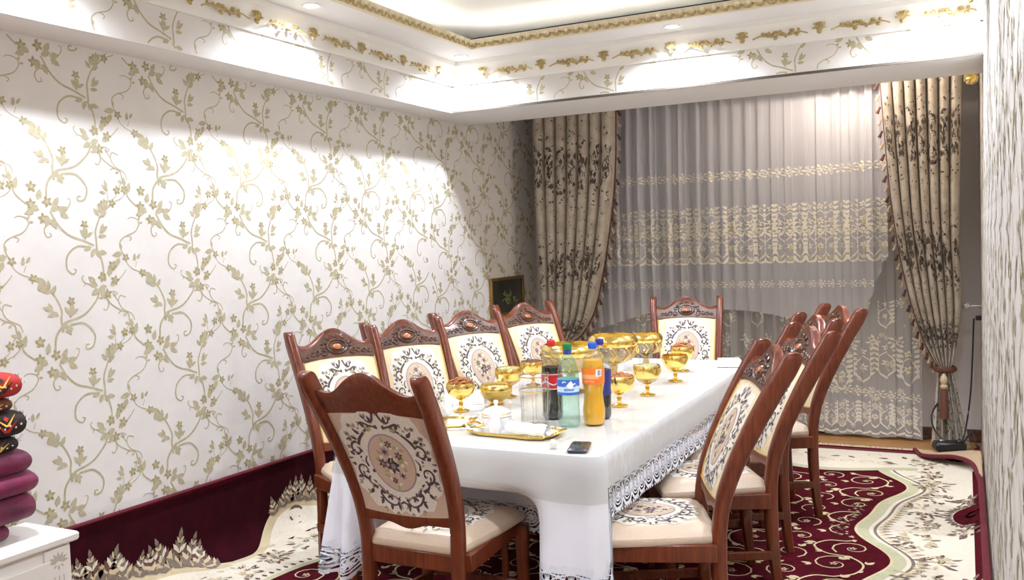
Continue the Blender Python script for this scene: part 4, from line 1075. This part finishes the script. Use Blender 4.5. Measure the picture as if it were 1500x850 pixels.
def big_bowl(x, y, h, r, label):
    t = tag(empty('gold_bowl', (x, y, TT)), label, 'bowl', 'large gold-rimmed glass bowls')
    m = MB(); m.lathe([(.001, 0), (r*.48, 0), (r*.5, .006), (r*.22, .02), (.016, .05), (.022, h*.36), (r*.3, h*.40)], 'gold_glass', n=28); m.build('foot', t)
    m = MB(); m.lathe([(r*.3, h*.40), (r*.7, h*.48), (r*.93, h*.64), (r*.96, h*.78)], 'gold_glass', n=36); m.build('bowl', t)
    for i in range(10):
        a = i/10*2*PI; m = MB()
        m.tube([(r*.72*math.cos(a), r*.72*math.sin(a), h*.49), (r*.95*math.cos(a+.2), r*.95*math.sin(a+.2), h*.63), (r*.97*math.cos(a), r*.97*math.sin(a), h*.77)], .005, 'gold', 5); m.build('ornament', t)
    m = MB(); m.lathe([(r*.96, h*.78), (r*1.02, h*.84), (r*1.0, h*.93), (r*.88, h), (r*.85, h), (r*.96, h*.9), (r*.93, h*.8)], 'gold', n=36); m.build('rim', t)
big_bowl(-1.70, 3.98, .235, .14, 'large gold-rimmed glass bowl behind the water bottle')
big_bowl(-1.60, 4.30, .245, .125, 'largest gold-rimmed glass bowl behind the orange bottle')
big_bowl(-1.60, 4.82, .195, .095, 'smaller gold-rimmed glass bowl behind the two large bowls')
# bottles
BG = 'plastic drink bottles'
def bottle(x, y, prof, liquid_top, pk, lk, cap, label, lab, draw, h=.305, collar=None, rz=0):
    t = tag(empty('drink_bottle', (x, y, TT), rz), label, 'bottle', BG)
    m = MB(); m.lathe(prof, pk, n=32); m.build('bottle_shell', t)
    if lk:
        q = [(max(.001, r-.0025), z) for r, z in prof if z < liquid_top]
        rt = float(np.interp(liquid_top, [z for r, z in prof], [r for r, z in prof]))-.0025
        m = MB(); m.lathe([(.001, .004)]+q+[(rt, liquid_top), (.001, liquid_top)], lk, n=32); m.build('drink', t)
    zs = [z for r, z in prof]; rs = [r for r, z in prof]; zt = zs[-1]
    m = MB(); m.lathe([(.0155, zt-.016), (.0165, zt-.014), (.0165, zt+.006), (.0145, zt+.009), (.001, zt+.009)], cap, n=24)
    for i in range(24): a = i/24*2*PI; m.tube([(.0165*math.cos(a), .0165*math.sin(a), zt-.012), (.0165*math.cos(a), .0165*math.sin(a), zt+.005)], .0008, cap, 4)
    m.build('cap', t)
    if collar: m = MB(); m.lathe([(.0165, zt-.034), (.0165, zt-.017)], collar, n=20); m.build('neck_band', t)
    z0, z1, k = lab
    R = lambda z: float(np.interp(z, zs, rs))+.0008
    m = MB(); m.lathe([(R(z), z) for z in np.linspace(z0, z1, 8)], k, n=36)
    if draw:
        A = Art(); draw(A); m.art(A, lambda u, v, o: ((R(z0+(z1-z0)*v)+o)*math.sin(u), -(R(z0+(z1-z0)*v)+o)*math.cos(u), z0+(z1-z0)*v), .0006, .0004)
    m.build('paper_label', t, fix=False); return t
def rect(A, u0, u1, v0, v1, k, ly=0, n=10):
    A.p.append(([(u0+(u1-u0)*i/n, v) for v in (v0, v1) for i in range(n+1)], [(i, i+1, n+2+i, n+1+i) for i in range(n)], k, ly))
def d_cola(A):
    rect(A, -1.5, 1.5, .0, .05, 'label_white', 0); rect(A, -1.5, 1.5, .93, .97, 'label_white', 0)
    A.stroke([(-1.2, .3), (-.5, .5), (.2, .3), (.9, .55)], .12, .05, 'label_white', 0)
    A.spiral(-.5, .6, .22, .08, 0, 5, .07, .05, 'label_white', 0)
def d_water(A):
    rect(A, -1.5, 1.5, .55, 1.0, 'label_blue', 0, 16); rect(A, -1.5, 1.5, .0, .18, 'label_blue', 0, 16)
    A.p.append(([(-.5, .45), (-.1, .62), (.05, .78), (.3, .94), (.5, .72), (.65, .8), (1., .5), (.3, .4)], [(0, 1, 7), (1, 2, 7), (2, 3, 7), (3, 4, 7), (4, 5, 7), (5, 6, 7)], 'label_white', 1))
    A.stroke([(-.5, .82), (-.3, .88), (-.12, .84)], .12, .05, 'label_sky', 1)
    for i in range(7): rect(A, -.3+i*.13, -.22+i*.13, .28, .42, 'label_blue', 1, 1)
def d_orange(A):
    rect(A, -1.6, .55, .35, .62, 'label_peach', 0, 16); rect(A, .25, .8, .5, .95, 'label_white', 1, 4)
    for i in range(5): rect(A, .42+i*.06, .45+i*.06, .56, .9, 'label_navy', 2, 1)
    A.stroke([(-.9, .18), (-.3, .22), (.1, .16)], .06, .05, 'label_peach', 0)
def d_dark(A): A.disc(.2, .55, .5, .35, 'label_white', 0, 20, 2); A.stroke([(-.2, .55), (.2, .62), (.6, .5)], .2, .15, 'label_navy', 1)
base = [(.001, .004), (.030, .0), (.040, .006), (.043, .02)]
bottle(-1.525, 3.37, base+[(.043, .10), (.040, .125), (.0435, .15), (.0435, .20), (.042, .225), (.033, .262), (.02, .285), (.0135, .295), (.0135, .315)], .215, 'pet', 'cola', 'cap_red', 'cola bottle with red cap and red label behind the glass jug', (.125, .19, 'label_red'), d_cola, rz=.35)
bottle(-1.395, 3.235, base+[(.043, .06), (.041, .075), (.043, .09), (.043, .19), (.042, .215), (.034, .25), (.02, .28), (.0135, .29), (.0135, .32)], .24, 'pet_green', None, 'cap_green', 'pale green water bottle with green cap and blue mountain label', (.13, .19, 'label_sky'), d_water, collar='cap_navy', rz=.35)
bottle(-1.315, 3.30, base+[(.043, .03), (.045, .06), (.040, .095), (.037, .125), (.042, .155), (.044, .18), (.044, .225), (.038, .262), (.022, .288), (.0135, .297), (.0135, .318)], .258, 'pet', 'orange_drink', 'cap_blue', 'orange drink bottle with blue cap and orange label', (.165, .228, 'label_orange'), d_orange, rz=.35)
bottle(-1.335, 3.43, base+[(.043, .10), (.040, .125), (.0435, .15), (.0435, .20), (.042, .225), (.033, .262), (.02, .285), (.0135, .295), (.0135, .318)], .2, 'pet', 'cola', 'cap_navy', 'cola bottle with navy cap hidden behind the orange bottle', (.10, .20, 'label_navy'), d_dark)
# glass jug
t = tag(empty('glass_jug', (-1.535, 3.215, TT), R_(-28)), 'tall clear glass jug with handle standing before the cola bottle', 'jug')
m = MB(); m.lathe([(.001, .006), (.05, .004), (.054, .0), (.056, .01), (.054, .06), (.056, .12), (.059, .14), (.06, .205), (.0615, .208)], 'glass', n=36); m.build('body', t)
m = MB()
for i in range(6): a = i/6*2*PI+.3; m.tube([(.0555*math.cos(a), .0555*math.sin(a), .012), (.054*math.cos(a), .054*math.sin(a), .06), (.056*math.cos(a), .056*math.sin(a), .118)], .0022, 'glass', 5)
m.build('ribs', t)
m = MB()
for z in (.14, .196): m.lathe([(.0605, z), (.061, z+.002), (.0605, z+.004)], 'gold', n=36)
m.build('gold_band', t)
m = MB(); m.tube(cr([(.057, 0, .175), (.085, 0, .185), (.1, 0, .15), (.095, 0, .09), (.075, 0, .055), (.055, 0, .05)], 5), .006, 'glass', 8); m.build('handle', t)
# trays
def tray(x, y, w_, d_, rz, label):
    t = tag(empty('serving_tray', (x, y, TT), rz), label, 'tray', 'gold-rimmed serving trays')
    m = MB(); n = 64
    def ring(s, z): return [(w_/2*s*math.copysign(abs(math.cos(a))**.42, math.cos(a))*(1+.025*math.cos(10*a)), d_/2*s*math.copysign(abs(math.sin(a))**.42, math.sin(a))*(1+.025*math.cos(10*a)), z) for a in [i/n*2*PI for i in range(n)]]
    m.loft([ring(.01, .003), ring(.84, .003), ring(.93, .006)], 'tray_face'); m.build('dish', t)
    m = MB(); m.loft([ring(.93, .006), ring(.96, .013), ring(1.0, .016), ring(1.01, .013), ring(.97, .007), ring(.93, .002)], 'gold'); m.build('rim', t)
    for sx in (-1, 1):
        m = MB(); m.tube(cr([(sx*w_*.5, -.04, .014), (sx*(w_*.5+.022), -.035, .024), (sx*(w_*.5+.026), 0, .026), (sx*(w_*.5+.022), .035, .024), (sx*w_*.5, .04, .014)], 4), .005, 'gold', 6); m.build('handle', t)
tray(-1.545, 3.055, .36, .19, R_(-4), 'gold-rimmed tray holding the sugar bowl and folded napkin')
tray(-1.96, 3.10, .34, .20, R_(14), 'gold-rimmed tray under the clear glass teapot')
# porcelain sugar bowl on the tray
t = tag(empty('sugar_bowl', (-1.645, 3.095, TT+.003)), 'white porcelain sugar bowl with lid and thin gold lines', 'sugar bowl')
m = MB(); m.lathe([(.001, .0), (.032, .0), (.034, .005), (.05, .02), (.06, .042), (.058, .062)], 'porcelain', n=28); m.build('bowl', t)
m = MB(); m.lathe([(.0595, .05), (.0602, .052), (.0595, .054)], 'gold', n=28); m.lathe([(.0585, .062), (.0595, .064), (.0585, .066)], 'gold', n=28); m.build('gold_line', t)
m = MB(); m.lathe([(.058, .066), (.045, .078), (.022, .088), (.007, .092), (.006, .098), (.011, .104), (.009, .112), (.001, .115)], 'porcelain', n=28); m.build('lid', t)
for sx in (-1, 1):
    m = MB(); m.tube(cr([(sx*.052, 0, .055), (sx*.075, 0, .058), (sx*.077, 0, .038), (sx*.055, 0, .03)], 4), .005, 'porcelain', 7); m.build('handle', t)
# white porcelain spouted cup leaning at its front
t = tag(empty('creamer', (-1.605, 3.008, TT+.003), PI), 'small white creamer standing in front of the sugar bowl', 'creamer')
m = MB(); m.lathe([(.001, 0), (.018, 0), (.024, .015), (.026, .035), (.02, .058), (.022, .07), (.02, .07), (.018, .058), (.001, .01)], 'porcelain', n=20); m.build('body', t)
m = MB(); m.tube(cr([(.024, 0, .055), (.04, 0, .05), (.036, 0, .025), (.024, 0, .02)], 4), .003, 'porcelain', 6); m.build('handle', t)
# rolled napkin, teaspoon
m = MB()
m.grid(lambda a, b: (-.10+.2*b, .032*math.cos(2*PI*a*1.0)*(1-.12*b), .026+.022*math.sin(2*PI*a)+.002*math.sin(b*17)), 24, 14, 'paper')
for r_ in (.024, .015): m.grid(lambda a, b: (-.10+.2*b, r_*math.cos(2*PI*a), .026+r_*.7*math.sin(2*PI*a)), 18, 4, 'paper')
o = m.build('napkin', sharp=0, loc=(-1.470, 3.015, TT+.003)); o.scale.x = .84; o.rotation_euler[2] = R_(-5); tag(o, 'rolled white napkin lying on the tray with the sugar bowl', 'napkin', 'white paper napkins')
m = MB(); m.tube([(-.09, 0, .006), (-.03, 0, .010), (.03, 0, .008)], lambda q: .003-.001*q, 'silver', 6); m.lathe([(.001, .002), (.010, .004), (.014, .009)], 'silver', (.042, 0, 0), 12)
o = m.build('teaspoon', loc=(-1.71, 3.0, TT+.009)); o.rotation_euler = (0, .09, R_(40)); tag(o, 'small metal teaspoon on the tray edge beside the sugar bowl', 'spoon')
# glass teapot
t = tag(empty('glass_teapot', (-1.915, 3.075, TT+.003), R_(200)), 'clear glass teapot with tall neck on the gold-rimmed tray', 'teapot')
m = MB(); m.lathe([(.001, .002), (.04, .0), (.052, .012), (.055, .03), (.047, .055), (.03, .08), (.022, .1), (.02, .118), (.023, .122)], 'glass', n=28); m.build('body', t)
m = MB(); m.lathe([(.001, .004), (.039, .003), (.05, .013), (.052, .024), (.001, .024)], 'gold_glass', n=24); m.build('tea', t)
m = MB(); m.lathe([(.024, .122), (.022, .13), (.012, .138), (.005, .142), (.008, .15), (.001, .156)], 'glass', n=20); m.build('lid', t)
m = MB(); m.tube(cr([(.048, 0, .04), (.075, 0, .06), (.08, 0, .09), (.095, 0, .108)], 5), lambda q: .010-.004*q, 'glass', 8); m.build('spout', t)
m = MB(); m.tube(cr([(-.024, 0, .11), (-.06, 0, .112), (-.075, 0, .07), (-.05, 0, .035)], 5), .005, 'glass', 8); m.build('handle', t)
# napkins: a tent on the far left, a flat pile on the right edge
m = MB(); V = [(-.09, -.07, 0), (.09, -.07, 0), (.09, .07, 0), (-.09, .07, 0), (-.088, 0, .055), (.075, 0, .045)]
m.grid(lambda a, b: (-.09+.18*a-.01*b, -.085+.085*b, .06*math.sin(b*PI/2)*(1-.35*a)), 6, 6, 'paper'); m.grid(lambda a, b: (-.1+.18*a+.01*b, .085*b, .06*math.cos(b*PI/2)*(1-.35*a)+.002), 6, 6, 'paper')
o = m.build('napkin', fix=False, loc=(-2.08, 3.62, TT)); o.rotation_euler[2] = R_(25); tag(o, 'white paper napkin folded like a tent beside the nut goblet', 'napkin', 'white paper napkins')
m = MB()
for i in range(4): m.box((0.004*(i % 2), .003*i, .005+i*.009), (.12, .13, .008), 'paper', rz=.06*(i-1), bev=.002)
o = m.build('napkin', loc=(-1.185, 5.02, TT)); o.rotation_euler[2] = .2; tag(o, 'flat pile of white napkins at the table edge by the open-side chairs', 'napkin', 'white paper napkins')
# phone
t = tag(empty('phone', (-1.215, 2.90, TT), R_(15)), 'dark grey mobile phone lying face down at the table corner', 'phone')
m = MB(); n = 8
def rr(w_, h_, r, z): return [(sx*(w_/2-r)+r*math.cos(a), sy*(h_/2-r)+r*math.sin(a), z) for sx, sy, a0 in ((1, 1, 0), (-1, 1, PI/2), (-1, -1, PI), (1, -1, 1.5*PI)) for a in [a0+PI/2*i/n for i in range(n+1)]]
m.loft([rr(.066, .144, .011, 0), rr(.071, .149, .013, .0015), rr(.071, .149, .013, .0065), rr(.066, .144, .011, .008)], 'phone_back', caps=True); m.build('body', t)
m = MB(); m.loft([rr(.03, .03, .007, .008), rr(.029, .029, .007, .0095)], 'phone_back', caps=True); o = m.build('camera_bump', t, loc=(-.016, .052, 0))
for dx, dy in ((-.006, .006), (-.006, -.006), (.007, 0)):
    m = MB(); m.lathe([(.0048, .0095), (.0048, .0108), (.001, .0108)], 'phone_lens', n=14); m.build('lens', o, loc=(dx, dy, 0))
# salt shaker, clear
t = tag(empty('salt_shaker', (-1.30, 2.865, TT)), 'tiny clear glass salt shaker beside the phone', 'shaker')
m = MB(); m.lathe([(.001, 0), (.012, 0), (.013, .01), (.010, .022)], 'glass', n=14); m.build('body', t)
m = MB(); m.lathe([(.010, .022), (.011, .024), (.008, .032), (.001, .033)], 'porcelain', n=14); m.build('top', t)

# ================================================================== white chest with folded quilts
CX0, CX1, CY0, CY1, CZ = XL+.15, -2.87, 1.0, 2.14, .52
t = tag(empty('chest', ((CX0+CX1)/2, (CY0+CY1)/2, .014)), 'low white chest with carved corner posts against the left wall', 'chest')
cw, cl, hz = CX1-CX0, CY1-CY0, CZ-.014
m = MB(); m.box((0, 0, hz/2-.02), (cw-.03, cl-.03, hz-.04), 'chest_white'); m.build('body', t, smooth=False)
m = MB(); m.box((.004, 0, hz-.016), (cw+.02, cl+.02, .032), 'chest_white', bev=.008); m.build('top', t)
fx = cw/2-.015
for yy in (-cl/2+.07, cl/2-.07):
    m = MB(); m.box((fx+.004, yy, hz/2-.02), (.014, .1, hz-.045), 'chest_white', bev=.003)
    A = Art()
    for i in range(7): a = PI*i/6; A.leaf(.0+.004*math.cos(a), .0, a, .036, .014, 'chest_groove', 0)
    A.leaf(0, -.012, -PI/2, .02, .01, 'chest_groove', 0); A.leaf(.008, -.01, -PI/2+.8, .018, .008, 'chest_groove', 0); A.leaf(-.008, -.01, -PI/2-.8, .018, .008, 'chest_groove', 0)
    for d in (-.018, 0, .018): A.stroke([(d, -.05), (d, -.32)], .004, .004, 'chest_groove', 0, 2)
    m.art(A, lambda u, v, o: (fx+.011+o, yy+u, hz-.09+v), .0005, .0003); m.build('corner_post', t, fix=False)
for k in range(2):
    yc = -cl/4+.035+k*(cl/2-.07); m = MB(); pw, ph = cl/2-.13, hz-.12
    m.box((fx+.006, yc, hz/2-.02), (.016, pw, ph), 'chest_white', bev=.004)
    A = Art()
    for q in (.8, .55): c_ = .2; pts = [(pw/2*q*a, ph/2*q*b) for a, b in ((-1, -.5), (-.7, -.5), (-.6, -.9), (.6, -.9), (.7, -.5), (1, -.5), (1, .5), (.7, .5), (.6, .9), (-.6, .9), (-.7, .5), (-1, .5), (-1, -.5))]; A.stroke(pts, .006, .006, 'chest_groove', 0, 1)
    m.art(A, lambda u, v, o: (fx+.0145+o, yc+u, hz/2-.02+v), .0005, .0003); d = m.build('door', t, fix=False)
    m = MB(); m.lathe([(.004, 0), (.004, .012), (.012, .018), (.01, .026), (.001, .028)], 'gold', n=12); o = m.build('knob', d, loc=(fx+.014, yc+(.4*pw if k == 0 else -.4*pw), hz/2)); o.rotation_euler = (0, PI/2, 0)
def quilt(z0, z1, ye, xe, k, label, group, draw=None, wr=0.):
    """a thick folded quilt: rounded towards the room"""
    m = MB(); x0, x1, y0, y1 = XL+.07, xe, 1.25, ye; h = z1-z0; R = []
    n = 14
    for i in range(n+1):
        a = -PI/2+PI*i/n; b = math.cos(a)**.6 if math.cos(a) > 0 else 0; z = (z0+z1)/2+h/2*math.sin(a)*.98; e = .055*(b-1)
        ring = []
        pts = [(x1, y0), (x1, y1), (x0, y1), (x0, y0)]
        for p0, p1 in zip(pts, pts[1:]+pts[:1]):
            for q in range(10):
                x, y = p0[0]+(p1[0]-p0[0])*q/10, p0[1]+(p1[1]-p0[1])*q/10
                cx_, cy_ = (x0+x1)/2, (y0+y1)/2
                sx_, sy_ = (x-cx_)/((x1-x0)/2), (y-cy_)/((y1-y0)/2)
                rd = 1-.07*(abs(sx_)*abs(sy_))**3
                w_ = wr*(math.sin(y*31+z*23)+math.sin(x*37+z*11))
                ring.append((cx_+(x-cx_)*rd+e*sx_+w_*.5, cy_+(y-cy_)*rd+e*sy_+w_, z))
        R.append(ring)
    m.loft(R, k, caps=True)
    if draw:
        A = Art(); draw(A)
        b_ = lambda v: .055*((max(.0, 1-(2*v-1)**2)**.3)-1)
        m.art(A, lambda u, v, o: (x0+(x1-x0)*(.5+.5*(1 if u > 0 else 1)) if False else (x1+b_(v)+o-.004, y1-.06-u*.3, z0+h*(.5+(v-.5)*.98)), .006, .0006))if False else None
        # drawn on the long room-facing side and on the end
        m.art(A, lambda u, v, o: (x1+b_(v)+o, y1-.03-u, z0+h*v), .005, .0006, keep=lambda u, v: .02 < u < .7 and .06 < v < .94)
        m.art(A, lambda u, v, o: (x1-.03-u*.6, y1+b_(v)+o, z0+h*v), .005, .0006, keep=lambda u, v: .02 < u < .5 and .06 < v < .94)
    o = m.build('folded_quilt', sharp=0, fix=False); tag(o, label, 'quilt', group); return o
def d_zig(c1, c2, c3):
    def f(A):
        for i in range(9):
            u = .04+i*.08
            A.stroke([(u-.04, .25), (u, .7), (u+.04, .25)], .16*.12, .16*.12, c1, 0, 1); A.stroke([(u-.04, .5), (u, .92), (u+.04, .5)], .012, .012, c2, 1, 1)
            A.poly([(u-.018, .14), (u, .32), (u+.018, .14), (u, .06)], c3, 1); A.poly([(u+.03, .8), (u+.04, .9), (u+.05, .8), (u+.04, .68)], c1, 1)
            for q in range(4): A.disc(u-.03+q*.02, .42+.1*(q % 2), .004, .05, 'quilt_white', 2, 6)
    return f
QG1, QG2 = 'plum velvet quilts on the chest', 'embroidered quilts on top of the velvet ones'
quilt(.522, .585, 1.99, -2.965, 'velvet', 'thin plum velvet quilt lying directly on the white chest', QG1, wr=.002)
quilt(.583, .678, 2.09, -2.94, 'velvet', 'plum velvet quilt, second up from the white chest', QG1, wr=.004)
quilt(.676, .752, 2.10, -2.94, 'velvet', 'plum velvet quilt, third up from the white chest', QG1, wr=.004)
quilt(.75, .83, 2.08, -2.95, 'velvet', 'uppermost plum velvet quilt just under the embroidered ones', QG1, wr=.003)
quilt(.828, .885, 2.045, -2.965, 'quilt_black', 'dark embroidered quilt with gold zigzags resting on the velvet', QG2, d_zig('quilt_yellow', 'quilt_brown', 'quilt_red'))
quilt(.883, .972, 2.075, -2.955, 'quilt_black', 'thick embroidered quilt with red and white zigzag pattern', QG2, d_zig('quilt_red', 'quilt_yellow', 'quilt_brown'))
quilt(.970, 1.022, 2.035, -2.97, 'quilt_brown', 'thin embroidered quilt with yellow crescents', QG2, d_zig('quilt_yellow', 'quilt_red', 'quilt_black'))
quilt(1.02, 1.105, 2.07, -2.96, 'quilt_red', 'topmost embroidered quilt, mostly red with black edge', QG2, d_zig('quilt_black', 'quilt_yellow', 'quilt_white'))

# ================================================================== picture, power adapter, cables
t = tag(empty('picture', (XL+.002, 6.45, .92)), 'small dark framed picture on the niche wall behind the chairs', 'picture')
m = MB(); pw, ph = .58, .31
for y, z, a, b in ((0, ph-.012, pw, .024), (0, .012, pw, .024), (-pw/2+.012, ph/2, .024, ph-.048), (pw/2-.012, ph/2, .024, ph-.048)): m.box((.012, y, z), (.024, a, b), 'frame_gold', bev=.003)
m.build('frame', t)
m = MB(); m.box((.008, 0, ph/2), (.008, pw-.048, ph-.048), 'picture_dark')
A = Art()
rp = random.Random(2)
for i in range(26): A.leaf(rp.gauss(.02, .05), .09+rp.random()*.08, rp.uniform(0, 6), .05, .025, 'picture_green', 0)
m.art(A, lambda u, v, o: (.013+o, u, v), .0005, .0003); m.build('print', t, smooth=False, fix=False)
t = tag(empty('power_adapter', (-.10, 6.45, .054), R_(20)), 'black power adapter lying on the folded rug corner', 'adapter')
m = MB(); m.box((0, 0, .03), (.19, .10, .055), 'black_plastic', bev=.012); m.build('housing', t)
m = MB(); m.box((.06, -.02, .062), (.05, .04, .018), 'black_plastic', bev=.006); m.box((-.04, .02, .060), (.03, .03, .012), 'silver', bev=.003); m.build('plug', t)
for i, pts in enumerate(([(-.12, 6.48, .09), (-.19, 6.53, .17), (-.205, 6.57, .26), (-.17, 6.62, .33)], [(-.03, 6.5, .09), (0, 6.56, .2), (.03, 6.6, .45), (.05, 6.64, .9)], [(-.02, 6.46, .10), (.03, 6.5, .17), (.05, 6.42, .125), (.06, 6.3, .125)])):
    m = MB(); m.tube(cr(pts, 6), .006, 'cable', 6)
    tag(m.build('power_cable'), ['thin black cable looping from the adapter towards the drape', 'black cable rising along the right wall beside the drape', 'short black cable curling from the adapter onto the rug'][i], 'cable', 'black power cables')
m = MB(); m.box((0, 0, 0), (.035, .05, .03), 'black_plastic', bev=.005); tag(m.build('cable_clip', loc=(XR-.018, 6.62, .905)), 'small black plastic clip on the right wall below the crystal hook', 'clip')
